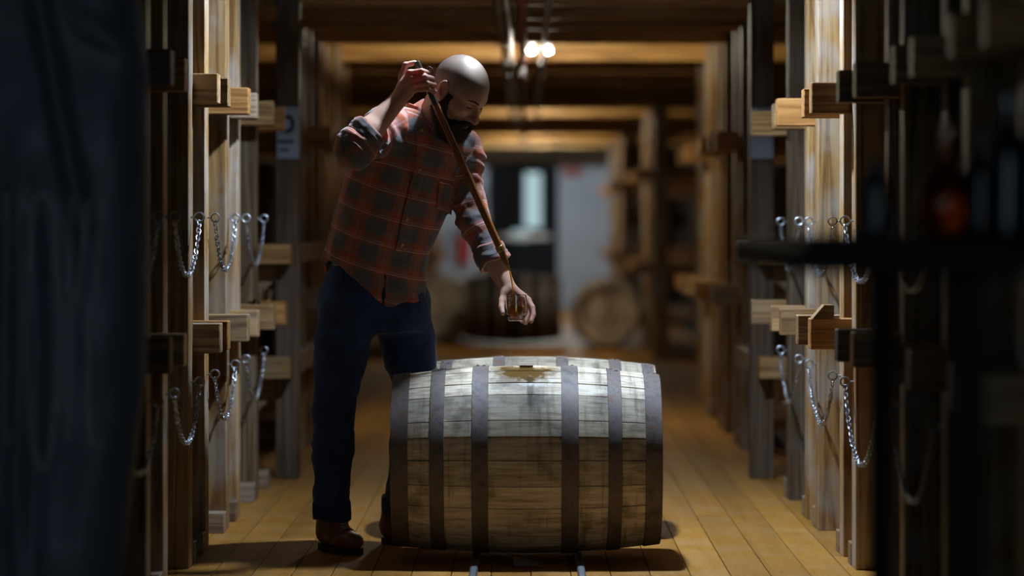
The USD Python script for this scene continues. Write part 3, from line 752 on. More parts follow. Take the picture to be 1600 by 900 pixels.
TA = [.194, .190, .186, .198, .204, .196, .15, .09]
TB = [.135, .132, .130, .132, .132, .126, .095, .07]


def torso(grow=0.0, lo=0.0):
    z, x, y, a, b = (np.array(q[::1]) for q in (TZ, TX, TY, TA, TB))
    if lo:
        z = np.r_[z[0] - lo, z]; x, y, a, b = (np.r_[q[0], q] for q in (x, y, a, b))
    return loft(z, x, y, a, b, RT, FW, 2.3, grow)


# head frame: turned right, bent well down
HA, HP = math.radians(56), math.radians(41)
HF = np.array([math.sin(HA) * math.cos(HP), -math.cos(HA) * math.cos(HP), -math.sin(HP)])
HU = np.array([math.sin(HA) * math.sin(HP), -math.cos(HA) * math.sin(HP), math.cos(HP)])
HR = np.array([-math.cos(HA), -math.sin(HA), 0])
HC = WP(722.5, 136, 9.86)
def hp(f, r, u): return HC + HF * f + HR * r + HU * u
HAX = (HF, HR, HU)

man = Thing('person', 'bald bearded person in plaid flannel shirt and dark jeans pouring whiskey into a glass', 'person', (WP(560, 0, 10.2)[0], 10.2, 0))


def build_body():
    B = Vol((-.74, 9.68, .0), (.09, 10.56, 1.74), .0032)
    # trunk and legs, inside the clothes
    B.add(torso(-.034), .02)
    B.add(cone(RSH, LSH, .05), .05); B.add(cone(NECKB - [0, 0, .03], RSH, .045, .045), .05); B.add(cone(NECKB - [0, 0, .03], LSH, .045, .045), .05)
    for h, k, a, yw, sh in ((RHIP, RKN, RAN, 28, (.002, .03, 0)), (LHIP, LKN, LAN, 62, (0, 0, 0))):
        d = np.array([math.sin(math.radians(yw)), -math.cos(math.radians(yw)), 0]); a = a + sh - d * .018
        B.add(cone(h, k, .078, .052), .04); B.add(cone(k, a, .050, .032), .03)
        B.add(cone(a, a - [0, 0, .055], .030, .024), .02); B.add(cone(a - [0, 0, .055], a - [0, 0, .065] + d * .12, .024, .016), .01)
    # arms
    B.add(cone(RSH, REL, .045, .040), .03); B.add(cone(REL, REL + (RWR - REL) * .35, .043, .045), .02); B.add(cone(REL + (RWR - REL) * .3, RWR, .045, .030), .02)
    B.add(cone(LSH, LEL, .045, .036), .03); B.add(cone(LEL, LEL + (LWR - LEL) * .45, .036, .041), .02); B.add(cone(LEL + (LWR - LEL) * .4, LWR, .041, .029), .02)
    # neck, skull, face
    B.add(cone(NECKB + [-.005, .02, -.04], hp(-.035, 0, -.065), .066, .060), .03)
    B.add(ellipsoid(hp(-.004, 0, .006), HAX, (.101, .079, .090)), .02)
    B.add(ellipsoid(hp(-.022, 0, .012), HAX, (.082, .080, .082)), .03)
    B.add(ellipsoid(hp(.035, 0, -.068), HAX, (.062, .057, .072)), .035)
    B.add(cone(hp(.068, 0, -.125), hp(.075, 0, -.115), .026), .03)
    for s in (-1, 1):
        B.add(cone(hp(.0, s * .062, -.07), hp(.058, s * .026, -.125), .022, .022), .03)
        B.add(cone(hp(.0880, s * .014, .005), hp(.066, s * .054, .007), .0130, .0095), .014)          # brow
        B.add(cone(hp(.068, s * .046, -.042), hp(.046, s * .062, -.038), .021, .017), .02)              # cheekbone
        B.add(ellipsoid(hp(.0985, s * .033, -.014), HAX, (.0185, .0200, .0150)), .011, sub=True)             # eye socket
        B.add(ellipsoid(hp(.0755, s * .033, -.0135), HAX, (.0130, .0165, .0120)), .003)                   # lids, lowered
        B.add(cone(hp(.0875, s * .023, -.0195), hp(.086, s * .043, -.0185), .0023), .003)                 # lid edge
        B.add(cone(hp(.103, s * .013, -.059), hp(.096, s * .0175, -.061), .0090), .005)                   # nostril wing
        # ear
        ef, er, eu = -.004, s * .0925, -.020
        tilt = .25
        eF = HF * math.cos(tilt) + HU * math.sin(tilt); eU = HU * math.cos(tilt) - HF * math.sin(tilt); eR = HR * s
        eR2 = eR * .84 + eF * .5; eR2 /= np.linalg.norm(eR2); eF2 = np.cross(eU, eR2) * (1 if np.dot(np.cross(eU, eR2), eF) > 0 else -1)
        ec = hp(ef, er, eu)
        B.add(ellipsoid(ec, (eF2, eR2, eU), (.021, .0090, .036)), .004)
        B.add(ellipsoid(ec + eR2 * .0098 + eU * .005 + eF2 * .002, (eF2, eR2, eU), (.0135, .0105, .023)), .003, sub=True)
        B.add(cone(ec + eR2 * .004 + eF2 * .004 - eU * .002, ec - eR2 * .006 + eF2 * .004 - eU * .004, .0058), .003, sub=True)
        B.add(ellipsoid(ec - eU * .026 + eF2 * .004, (eF2, eR2, eU), (.009, .0065, .011)), .004)
        B.add(cone(ec + eF2 * .0125 - eU * .004, ec + eF2 * .011 - eU * .012 + eR2 * .002, .0045), .004)
    B.add(cone(hp(.092, 0, -.012), hp(.116, 0, -.051), .0085, .0125), .009)                             # nose
    B.add(ball(hp(.117, 0, -.055), .0132), .005)
    B.add(cone(hp(.094, -.017, -.089), hp(.094, .017, -.089), .0062), .006); B.add(cone(hp(.094, 0, -.087), hp(.099, 0, -.087), .0068), .008)
    B.add(cone(hp(.092, -.014, -.101), hp(.092, .014, -.101), .0070), .006)
    B.add(cone(hp(.106, -.02, -.0950), hp(.106, .02, -.0950), .0025), .003, sub=True)
    # right hand, closed round the top of the thief, thumb over its end
    def wp(*q): return [WP(*p) for p in q]
    kn = wp((641, 114, 9.712), (644, 123, 9.706), (645, 132, 9.708), (644, 141, 9.715))
    for i, k in enumerate(kn):
        B.add(cone(RWR, k, .021, .0125 if i < 3 else .0115), .012)
    B.add(ellipsoid((RWR + kn[1]) / 2 + [0, .004, 0], np.eye(3), (.030, .017, .034)), .015)
    F = [wp((659, 111, 9.704), (670, 114, 9.726), (667, 117, 9.752)), wp((664, 120, 9.700), (675, 123, 9.724), (672, 126, 9.752)),
         wp((667, 130, 9.702), (678, 133, 9.726), (675, 135, 9.754)), wp((669, 139, 9.708), (679, 143, 9.730), (677, 145, 9.752))]
    for k, f, r in zip(kn, F, (.0096, .0098, .0094, .0084)):
        B.add(cone(k, f[0], r * 1.1, r), .007); B.add(cone(f[0], f[1], r, r * .94), .0035); B.add(cone(f[1], f[2], r * .94, r * .84), .003)
    tb = wp((629, 140, 9.735), (628, 117, 9.738), (634, 101.5, 9.742), (648, 98, 9.744))
    B.add(cone(RWR, tb[0], .02, .017), .015); B.add(cone(tb[0], tb[1], .017, .0125), .012); B.add(cone(tb[1], tb[2], .0118, .0108), .004); B.add(cone(tb[2], tb[3], .0104, .0088), .003)
    # left hand, behind and round the tumbler
    kn = wp((800, 462, 9.925), (809, 462, 9.928), (818, 464, 9.924), (825, 469, 9.912))
    for k in kn: B.add(cone(LWR, k, .021, .0122), .012)
    F = [wp((801, 477, 9.918), (803, 489, 9.914), (806, 497, 9.908)), wp((812, 477, 9.918), (815, 491, 9.912), (816, 502, 9.896)),
         wp((826, 478, 9.905), (828, 491, 9.890), (821, 504, 9.878)), wp((832, 480, 9.888), (833.5, 492, 9.872), (830, 502, 9.858))]
    for k, f, r in zip(kn, F, (.0084, .0095, .0097, .0093)):
        B.add(cone(k, f[0], r * 1.12, r), .007); B.add(cone(f[0], f[1], r, r * .93), .003); B.add(cone(f[1], f[2], r * .93, r * .84), .003)
    tb = wp((790, 458, 9.905), (784.5, 470, 9.885), (783.5, 480, 9.868), (786, 489, 9.852))
    B.add(cone(LWR, tb[0], .021, .017), .014); B.add(cone(tb[0], tb[1], .0165, .0118), .01); B.add(cone(tb[1], tb[2], .0112, .0102), .004); B.add(cone(tb[2], tb[3], .0100, .0086), .003)
    return B.mesh(3)


bv, bf = build_body()
hc = np.tile(np.array([.50, .285, .195]), (len(bv), 1))
q = bv - HC; lf, lr, lu = q @ HF, q @ HR, q @ HU
ishead = (np.linalg.norm(q, axis=1) < .19)
def blend(mask, col):
    global hc
    hc = hc * (1 - mask[:, None]) + np.array(col) * mask[:, None]
def sm(x, a, b): t = np.clip((x - a) / (b - a), 0, 1); return t * t * (3 - 2 * t)
nn = meshkit.fbm(bv * 70, 3, 5)
blend(ishead * sm(lu, .015, .05), (.27, .19, .14))  # crown colour darkened to offset the strong light of the lamp above
# shaved stubble round the sides and back of the head
crown = lu - .055 + .35 * np.maximum(lf, 0) * 0
blend(ishead * sm(lu, -.07, -.03) * (1 - sm(lu + (nn - .5) * .03, .035, .062)) * (1 - sm(lf + (nn - .5) * .02, .018, .045)) * .8, (.17, .13, .12))
blend(ishead * np.exp(-(((lf - .094) / .012) ** 2 + (lr / .022) ** 2 + ((lu + .095) / .011) ** 2)) * .8, (.33, .12, .10))        # lips
blend(ishead * np.exp(-(((lf - .112) / .02) ** 2 + (lr / .02) ** 2 + ((lu + .052) / .018) ** 2)) * .5, (.42, .18, .135))          # nose
blend(ishead * (np.abs(lr) > .074) * np.exp(-(((lf + .012) / .03) ** 2 + ((lu + .028) / .04) ** 2)) * .75, (.58, .25, .165))         # ears
blend(ishead * np.exp(-(((lf - .085) / .012) ** 2 + ((np.abs(lr) - .031) / .016) ** 2 + ((lu + .026) / .011) ** 2)) * .5, (.30, .15, .12))
hand = np.maximum(sm(-np.linalg.norm(bv - WP(650, 125, 9.72), axis=1), -.10, -.05), sm(-np.linalg.norm(bv - WP(812, 480, 9.9), axis=1), -.09, -.05))
blend(hand * .45 * nn * 1.6, (.42, .18, .13))
def body_part():
    path = numbered(man.path + '/body')
    v = bv - man.loc
    m = usdkit.mesh(stage, path, (v, bf), M['skin'], smooth=True)
    UsdGeom.PrimvarsAPI(m).CreatePrimvar('displayColor', Sdf.ValueTypeNames.Color3fArray, 'vertex').Set(Vt.Vec3fArray.FromNumpy(hc.astype(np.float32)))
body_part()

# beard, moustache, brows, lashes
def build_beard():
    V = Vol(HC - .2, HC + .2, .0028)
    V.add(ellipsoid(hp(-.004, 0, .006), HAX, (.101, .079, .090)), .02); V.add(ellipsoid(hp(.035, 0, -.068), HAX, (.062, .057, .072)), .035)
    for s in (-1, 1): V.add(cone(hp(.0, s * .062, -.07), hp(.058, s * .026, -.125), .022, .022), .03)
    ax = [V.lo[k] + V.h * np.arange(V.n[k]) for k in range(3)]
    X, Y, Z = np.meshgrid(*ax, indexing='ij', sparse=True)
    pf = (X - HC[0]) * HF[0] + (Y - HC[1]) * HF[1] + (Z - HC[2]) * HF[2]; pu = (X - HC[0]) * HU[0] + (Y - HC[1]) * HU[1] + (Z - HC[2]) * HU[2]
    poly = [(.017, -.018), (.036, -.018), (.038, -.070), (.060, -.103), (.12, -.10), (.12, -.19), (.0, -.19), (-.012, -.09), (.010, -.058)]
    d2 = np.full(pf.shape, 9.0); inside = np.zeros(pf.shape, bool)
    for (x0, y0), (x1, y1) in zip(poly, poly[1:] + poly[:1]):
        ex, ey = x1 - x0, y1 - y0; t = np.clip(((pf - x0) * ex + (pu - y0) * ey) / (ex * ex + ey * ey), 0, 1)
        d2 = np.minimum(d2, (pf - x0 - t * ex) ** 2 + (pu - y0 - t * ey) ** 2)
        inside ^= ((y0 > pu) != (y1 > pu)) & (pf < ex * (pu - y0) / (ey if abs(ey) > 1e-9 else 1e-9) + x0)
    msk = np.where(inside, -1, 1) * np.sqrt(d2)
    th_ = .005 + .011 * sm(-pu, .03, .11)
    th_ = np.maximum(th_, .0095 * (pu > -.085))
    V.a = np.maximum(V.a - th_, msk).astype(np.float32)
    for s in (-1, 1):
        V.add(cone(hp(.050, s * .038, -.120), hp(.080, s * .0, -.136), .026, .029), .02)
        V.add(cone(hp(.075, s * .034, -.100), hp(.075, s * .022, -.122), .017, .02), .02)
        V.add(cone(hp(.1045, s * .004, -.0745), hp(.098, s * .030, -.088), .0090, .0095), .008)           # moustache
        V.add(cone(hp(.098, s * .030, -.088), hp(.085, s * .036, -.112), .0095, .013), .012)
    V.add(cone(hp(.076, 0, -.132), hp(.064, 0, -.158), .034, .025), .03)
    V.add(cone(hp(.096, -.012, -.117), hp(.096, .012, -.117), .009), .012)
    V.add(cone(hp(.108, -.013, -.0945), hp(.108, .013, -.0945), .0075), .006, sub=True)
    v, f = V.mesh(2)
    n = normals(v, f); L = np.stack([(v - HC) @ a for a in HAX], 1)
    k = meshkit.fbm(L * (260, 260, 90), 3, 3) - .5
    return v + n * (k * .007)[:, None], f


man.part('beard', build_beard(), 'beard_hair', 'full dark brown beard and moustache', smooth=True)
for s in (-1, 1):
    pts = [hp(.1003, s * .011, .001), hp(.0995, s * .020, .005), hp(.0940, s * .037, .009), hp(.0800, s * .055, .004)]
    man.part('eyebrow', tube(pts, np.array([.0018, .0030, .0028, .0012]), 8), 'beard_hair', smooth=True)
    ls = [hp(.0895, s * .021, -.0215), hp(.0900, s * .032, -.0225), hp(.0860, s * .045, -.0205)]
    man.part('eyelashes', tube(ls, .0019, 6), 'beard_hair', smooth=True)
    man.part('eye', sphere(hp(.0750, s * .033, -.0175), .0115, 2), 'eye_white', smooth=True)


# beard hair standing off the surface
def strands(path, v, f, count, length, seed):
    g = np.random.default_rng(seed); tri = v[f]; ar = np.linalg.norm(np.cross(tri[:, 1] - tri[:, 0], tri[:, 2] - tri[:, 0]), axis=1)
    i = g.choice(len(f), count, p=ar / ar.sum()); w = g.dirichlet((1, 1, 1), count)
    p = (tri[i] * w[:, :, None]).sum(1); n = np.cross(tri[i, 1] - tri[i, 0], tri[i, 2] - tri[i, 0]); n /= np.linalg.norm(n, axis=1, keepdims=True) + 1e-12
    d = n * .6 - HU * .75 + g.normal(0, .25, (count, 3)); d /= np.linalg.norm(d, axis=1, keepdims=True)
    ln = length * g.uniform(.5, 1.2, count)[:, None]
    pts = np.stack([p - n * .002, p + d * ln * .5, p + d * ln - HU * ln * .25], 1).reshape(-1, 3)
    c = UsdGeom.BasisCurves.Define(stage, path); c.CreateTypeAttr('linear')
    c.CreatePointsAttr(Vt.Vec3fArray.FromNumpy((pts - man.loc).astype(np.float32))); c.CreateCurveVertexCountsAttr(Vt.IntArray([3] * count))
    c.CreateWidthsAttr(Vt.FloatArray.FromNumpy(np.tile([.0007, .0006, .0003], count).astype(np.float32))); c.SetWidthsInterpolation('vertex')
    UsdShade.MaterialBindingAPI.Apply(c.GetPrim()).Bind(M['beard_hair']); c.GetPrim().SetCustomDataByKey('kind', 'stuff')


_bd = build_beard()
strands(man.path + '/beard_hairs', _bd[0], _bd[1], 2600, .011, 4)

# ------------------------------------------------------------------ shirt
AX = (NECKB - PELV) / np.linalg.norm(NECKB - PELV)         # the way the cloth hangs on the leaning trunk


def shirt_uv(v):
    z = v[:, 2]
    cx, cy = np.interp(z, TZ, TX), np.interp(z, TZ, TY)
    u = (v[:, 0] - cx) * RT[0] + (v[:, 1] - cy) * RT[1]; w = (v[:, 0] - cx) * FW[0] + (v[:, 1] - cy) * FW[1]
    tor = np.stack([-np.arctan2(u, w * 1.35) * .175, (v - PELV) @ AX], 1)
    ds = [np.full(len(v), .0)]
    dt = torso()[0](v[:, 0], v[:, 1], v[:, 2]) ; ds = [dt + .0]
    uvs = [tor]
    for sh, el, wr, ref in ((RSH, REL, RWR, np.array([0, 0, 1.0])), (LSH, LEL, LWR, np.array([0, -1.0, 0]))):
        best = None; s0 = 0
        for a, b in ((sh, el), (el, wr)):
            ab = b - a; t = np.clip((v - a) @ ab / (ab @ ab), 0, 1); q_ = v - a - t[:, None] * ab; d = np.linalg.norm(q_, axis=1) - .07
            x = ab / np.linalg.norm(ab); e1 = ref - x * (x @ ref); e1 /= np.linalg.norm(e1); e2 = np.cross(x, e1)
            uv_ = np.stack([np.arctan2(q_ @ e2, q_ @ e1) * .062 + .3, s0 + t * np.linalg.norm(ab)], 1); s0 += np.linalg.norm(ab)
            if best is None: best, bd = uv_, d
            else: best = np.where((d < bd)[:, None], uv_, best); bd = np.minimum(d, bd)
        uvs.append(best); ds.append(bd)
    k = np.argmin(np.stack(ds, 1), 1)
    k = np.where((k > 0) & (np.stack(ds, 1)[:, 0] < .004), 0, k)
    return np.stack(uvs, 1)[np.arange(len(v)), k], k


LCUF = LEL + (LWR - LEL) * .50                            # where the left sleeve is rolled
RCUF = REL + (RWR - REL) * .30


def build_shirt():
    V = Vol((-.74, 9.70, .80), (.02, 10.54, 1.60), .0036)
    V.add(torso(.0, .04), .02)
    V.add(cone(RSH, LSH, .066), .06); V.add(cone(NECKB - [0, 0, .06], RSH, .052, .062), .07); V.add(cone(NECKB - [0, 0, .06], LSH, .052, .062), .07)
    V.add(cone(RSH, REL, .070, .062), .04); V.add(cone(REL, RCUF, .062, .058), .03)
    V.add(cone(LSH, LEL, .062, .055), .045); V.add(cone(LEL, LCUF, .055, .050), .03)
    V.add(cone(NECKB - [0, 0, .03], hp(-.035, 0, -.065), .070, .072), .012, sub=True)
    V.add(cone(NECKB + FW * .06 - [0, 0, .055], NECKB + FW * .10 + [0, 0, .04], .022, .06), .012, sub=True)
    ax = [V.lo[k] + V.h * np.arange(V.n[k]) for k in range(3)]
    X, Y, Z = np.meshgrid(*ax, indexing='ij', sparse=True)
    base = V.a.copy()
    cx, cy = np.interp(Z, TZ, TX), np.interp(Z, TZ, TY)
    u = ((X - cx) * RT[0] + (Y - cy) * RT[1]) / .19
    fr = ((X - cx) * FW[0] + (Y - cy) * FW[1])
    hem = .860 + .155 * np.clip(u, 0, 1.1) ** 1.25 - .012 * np.exp(-((u + .05) / .35) ** 2) * (fr > 0)
    d = np.maximum(base, (hem - Z).astype(np.float32))
    slit = np.where((fr > 0), .0045 - np.abs((X - cx) * RT[0] + (Y - cy) * RT[1] - .006) - np.maximum(0, (Z - .93)) * .12, -1).astype(np.float32)   # the two front edges part below the last button
    d = np.maximum(d, slit)
    inner = np.maximum(base + .009, (Z - 1.02).astype(np.float32) + 0 * base)
    d = np.maximum(d, -inner)
    for a, b in ((REL, RCUF), (LEL, LCUF)):                # open sleeve ends
        x = (b - a) / np.linalg.norm(b - a)
        cap = (X - b[0]) * x[0] + (Y - b[1]) * x[1] + (Z - b[2]) * x[2]
        near = np.sqrt((X - b[0]) ** 2 + (Y - b[1]) ** 2 + (Z - b[2]) ** 2) < .095
        d = np.where(near, np.maximum(d, cap.astype(np.float32)), d)
    V.a = d.astype(np.float32)
    v, f = V.mesh(3)
    n = normals(v, f); uv, k = shirt_uv(v)
    # folds: slanting pulls on the trunk, rings on the sleeves, a sag at the waist
    s = np.where(k == 0, 1, 0)
    tors = (meshkit.fbm(np.stack([uv[:, 0] * 9 + uv[:, 1] * 5, uv[:, 1] * 4 - uv[:, 0] * 2, v[:, 1] * 3], 1), 3, 2) - .5) * .024
    pull = np.sin(uv[:, 0] * 62 + uv[:, 1] * 26 + 3 * meshkit.noise(v * 6, 9)) * .0035 * sm(meshkit.noise(v * 5, 4), .35, .75)
    bunch = sm(v[:, 2], 1.12, .9) * np.sin(uv[:, 1] * 90 + uv[:, 0] * 20 + 5 * meshkit.noise(v * 9, 8)) * .003
    ring = np.sin(uv[:, 1] * 105 + uv[:, 0] * 16 + 7 * meshkit.noise(v * 13, 6)) * .0042 * sm(meshkit.noise(v * 9, 3), .25, .8) + (meshkit.fbm(v * 20, 3, 8) - .5) * .016
    return (v + n * np.where(k == 0, tors + pull + bunch, ring)[:, None], f), uv


shirt_m, shirt_st = build_shirt()
SH = man.part('shirt', shirt_m, 'plaid_flannel', 'rust and charcoal plaid flannel shirt, sleeves rolled', smooth=True, uv=shirt_st)
SV = shirt_m[0]; SN = normals(*shirt_m)
SPX = np.stack([CX + FPX * SV[:, 0] / SV[:, 1], CY - FPX * (SV[:, 2] - EYE) / SV[:, 1]], 1)
front = (SN[:, 1] < -.15) & (np.argmin(np.abs(SV[:, :1] - 9), 1) == 0)
_t = torso()[0](SV[:, 0], SV[:, 1], SV[:, 2])
front &= (np.abs(_t) < .022)
KT = cKDTree(SPX[front]); FV, FN, FUV = SV[front], SN[front], shirt_st[front]


def on_chest(pts, lift, k=10):
    """points of the chest's own surface near the given places, lifted off it"""
    d, i = KT.query(np.asarray(pts, float), k=k)
    ok = np.ones_like(d); w = ok / (d + 1.0) ** 2; w /= w.sum(1, keepdims=True)
    p = (FV[i] * w[:, :, None]).sum(1); n = (FN[i] * w[:, :, None]).sum(1); n /= np.linalg.norm(n, axis=1, keepdims=True)
    # slide to the wanted place
    tgt = np.stack([W(x, y, Y) for (x, y), Y in zip(pts, p[:, 1])]); p = p + (tgt - p) * .9
    return p + n * lift, n, (FUV[i] * w[:, :, None]).sum(1)


line = np.array([(657, 200), (660, 226), (655, 265), (645, 303), (635, 343), (628, 383), (615, 419), (608, 448), (605, 468)], float)
tt = np.linspace(0, 1, 60); cl = np.stack([np.interp(tt, np.linspace(0, 1, 9), line[:, k]) for k in (0, 1)], 1)
tg = np.gradient(cl, axis=0); tg /= np.linalg.norm(tg, axis=1, keepdims=True); sd = np.stack([-tg[:, 1], tg[:, 0]], 1)
strip = np.stack([cl + sd * w for w in (8.0, 4, 0, -4, -8.0)], 1)
P, _, uvp = on_chest(strip.reshape(-1, 2), .0035)
def sheet(P, shape, th, uvp, name, label=None, shift=(0, 0)):
    P = P.reshape(*shape, 3)
    for _ in range(2):
        Q = P.copy(); Q[1:-1] = (P[:-2] + P[1:-1] * 2 + P[2:]) / 4; P = Q
    m = solidify(P, th); u = np.vstack([uvp, uvp]) + shift
    v, f = m
    n = normals(v[:P.shape[0] * P.shape[1]], f[:len(f) // 3])
    man.part(name, (v, f), 'plaid_flannel', label, parent=SH, smooth=True, uv=u)
sheet(P, strip.shape[:2], .003, uvp, 'placket', shift=(.012, .0))
for i, (x, y) in enumerate(((658, 204), (661, 227), (655, 265.5), (645, 303), (635, 342.5), (628, 383), (614.5, 419))):
    p, n, _ = on_chest([(x, y)], .0055); p, n = p[0], n[0]
    a, b = frame(n); prof = [(0, .0012), (.0035, .0012), (.0045, .0024), (.0062, .0022), (.0066, .001), (.006, -.001), (0, -.001)]
    v, f = lathe(prof, n=18)
    man.part('button', (v[:, :1] * a + v[:, 1:2] * b + v[:, 2:3] * n + p, f), 'button_horn', 'small horn button' if i == 0 else None, parent=SH, smooth=30)
# chest pocket with its flap edge
g = np.array([[(686 + 26 * i / 8 - 5.5 * j / 8, 281 + 10 * i / 8 + 44 * j / 8 + (3 if j == 8 and 2 < i < 6 else 0)) for i in range(9)] for j in range(9)])
P, _, uvp = on_chest(g.reshape(-1, 2), .0035); sheet(P, (9, 9), .0025, uvp, 'pocket', shift=(.02, .015))


def rolled_cuff(c, ax_, r, wid, name_ref, seed):
    """turned-back cuff: a thick soft ring with layered edges"""
    ax_ = ax_ / np.linalg.norm(ax_); a, b = frame(ax_); nr, nc = 15, 56
    prof = [(-.004, -wid * .5), (.006, -wid * .53), (.0095, -wid * .42), (.0085, -wid * .2), (.010, 0), (.0115, wid * .16), (.0088, wid * .2), (.0105, wid * .34), (.009, wid * .5), (.003, wid * .55), (-.004, wid * .5), (-.006, wid * .3), (-.006, -wid * .2), (-.005, -wid * .4)]
    k = len(prof); ang = np.arange(nc) / nc * 2 * np.pi; V_, U_ = [], []
    for i, (dr, dz) in enumerate(prof):
        wob = (meshkit.noise(np.stack([np.cos(ang) * 2.2 + 5, np.sin(ang) * 2.2 + 5, np.full(nc, dz * 60)], 1), seed) - .5)
        rr = r + dr + wob * .008; zz = dz + (meshkit.noise(np.stack([np.cos(ang) * 1.6, np.sin(ang) * 1.6, np.full(nc, 3.0)], 1), seed + 1) - .5) * .016
        V_.append(c + np.cos(ang)[:, None] * rr[:, None] * a + np.sin(ang)[:, None] * rr[:, None] * b + zz[:, None] * ax_)
        U_.append(np.stack([np.where(ang > np.pi, 2 * np.pi - ang, ang) * r + .02, np.full(nc, dz + .06)], 1))
    f = grid_faces(k, nc, True); n0 = (k - 1) * nc
    f = np.vstack([f, [[n0 + j, n0 + (j + 1) % nc, (j + 1) % nc] for j in range(nc)], [[n0 + j, (j + 1) % nc, j] for j in range(nc)]])
    man.part('rolled_cuff', (np.vstack(V_), f), 'plaid_flannel', name_ref, parent=SH, smooth=True, uv=np.vstack(U_))


rolled_cuff(RCUF - (RWR - REL) * .03, RWR - REL, .056, .055, 'rolled cuff at the raised elbow', 11)
rolled_cuff(LCUF, LWR - LEL, .0495, .062, 'rolled cuff on the outstretched arm', 14)


# collar: a stand round the neck with the leaf folded over it, open in front
def collar():
    c = WP(679, 187, 9.945); up = (HC - c); up = up / np.linalg.norm(up) * .85 + np.array([0, 0, .15]); up /= np.linalg.norm(up)
    f0 = FW - up * (FW @ up); f0 /= np.linalg.norm(f0); r0 = np.cross(f0, up)
    phi = np.linspace(-math.radians(132), math.radians(162), 61)   # 0 at the nape
    rows = []
    uvs = []
    for dr, dz in ((-.003, -.014), (-.003, .010), (-.001, .022), (.003, .027), (.008, .024), (.013, .012), (.018, .0), (.024, -.012), (.030, -.024), (.034, -.034)):
        pts = []
        for p_ in phi:
            k = abs(p_) / math.radians(162); droop = -.014 * k ** 2.2; drop = 1.0 if dz > -.02 or dr < 0 else 1 + .35 * k ** 6
            R_ = .073 + dr + .010 * k ** 3
            pts.append(c + (-f0 * math.cos(p_) * R_ * .95 + r0 * math.sin(p_) * R_ * .92) + up * (dz * drop + droop - (.012 * k ** 6 if dr > .015 else 0)))
        rows.append(pts); uvs.append(np.stack([phi * .075, np.full(61, dz + dr * 1.2)], 1))
    P_ = np.array(rows)
    kt = cKDTree(SV)
    for i in range(5, len(P_)):
        d_, j_ = kt.query(P_[i]); h_ = ((P_[i] - SV[j_]) * SN[j_]).sum(1)
        P_[i] = np.where((h_ < .006 + .0034 * (i - 5))[:, None], P_[i] + SN[j_] * (.006 + .0034 * (i - 5) - h_)[:, None], P_[i])
    m = solidify(P_, .0046); u = np.vstack(uvs)
    man.part('collar', m, 'plaid_flannel', 'turned-down shirt collar', parent=SH, smooth=True, uv=np.vstack([u, u]))


collar()


# ------------------------------------------------------------------ jeans and boots
def build_jeans():
    V = Vol((-.78, 9.92, .06), (-.26, 10.54, 1.06), .0042)
    V.add(loft([W(0, y, 10.15)[2] for y in (520, 480, 440, 405)], [W(x, 0, 10.15)[0] for x in (585, 581, 582, 588)], [10.25, 10.25, 10.25, 10.25], (.178, .184, .172, .165), (.125, .130, .118, .11), RT, FW, 2.4), .02)
    for h, k, a, ra in ((RHIP, RKN, RAN, 0), (LHIP, LKN, LAN, 0)):
        a2 = a + [0, 0, .02]
        V.add(cone(h + [0, 0, -.01], h + (k - h) * .5, .098, .087), .05); V.add(cone(h + (k - h) * .45, k, .088, .070), .04)
        V.add(cone(k, k + (a2 - k) * .4, .070, .068), .03); V.add(cone(k + (a2 - k) * .35, a2, .0665, .061), .03)
    ax = [V.lo[i] + V.h * np.arange(V.n[i]) for i in range(3)]
    X, Y, Z = np.meshgrid(*ax, indexing='ij', sparse=True)
    V.a = np.maximum(V.a, np.maximum(.12 - Z, Z - 1.02).astype(np.float32))
    v, f = V.mesh(4); n = normals(v, f)
    z = v[:, 2]
    amp = .0045 * (sm(z, .62, .45) * .8 + sm(z, .35, .15) + sm(-np.abs(z - .8), -.12, -.02) * .8 + .25)
    d = np.sin(z * 80 + 40 * v[:, 0] - 30 * v[:, 1] + 12 * meshkit.noise(v * 9, 3)) * amp * .8 * sm(meshkit.noise(v * (9, 9, 14), 5), .45, .8) + (meshkit.fbm(v * (12, 12, 16), 4, 7) - .5) * .014
    return v + n * d[:, None], f


JE = man.part('jeans', build_jeans(), 'denim', 'dark blue denim jeans with turned-up hems', smooth=True)
for a in (RAN, LAN):
    k = len(range(40)); ang = np.arange(40) / 40 * 2 * np.pi; prof = [(.056, .112), (.066, .110), (.0685, .13), (.068, .160), (.065, .171), (.060, .168), (.056, .14)]
    rows = []
    for i, (r, z) in enumerate(prof):
        wob = (meshkit.noise(np.stack([np.cos(ang) * 2 + 4, np.sin(ang) * 2 + 4, np.full(40, z * 20)], 1), 4) - .5) * .008
        rows.append(np.stack([a[0] + (r + wob) * np.cos(ang), a[1] + (r + wob) * np.sin(ang), z + .006 * np.sin(ang * 2 + a[0] * 9)], 1))
    n0 = (len(prof) - 1) * 40; f = grid_faces(len(prof), 40, True); f = np.vstack([f, [[n0 + j, n0 + (j + 1) % 40, (j + 1) % 40] for j in range(40)], [[n0 + j, (j + 1) % 40, j] for j in range(40)]])
    man.part('turn_up', (np.vstack(rows), f[:, ::-1]), 'denim', parent=JE, smooth=True)


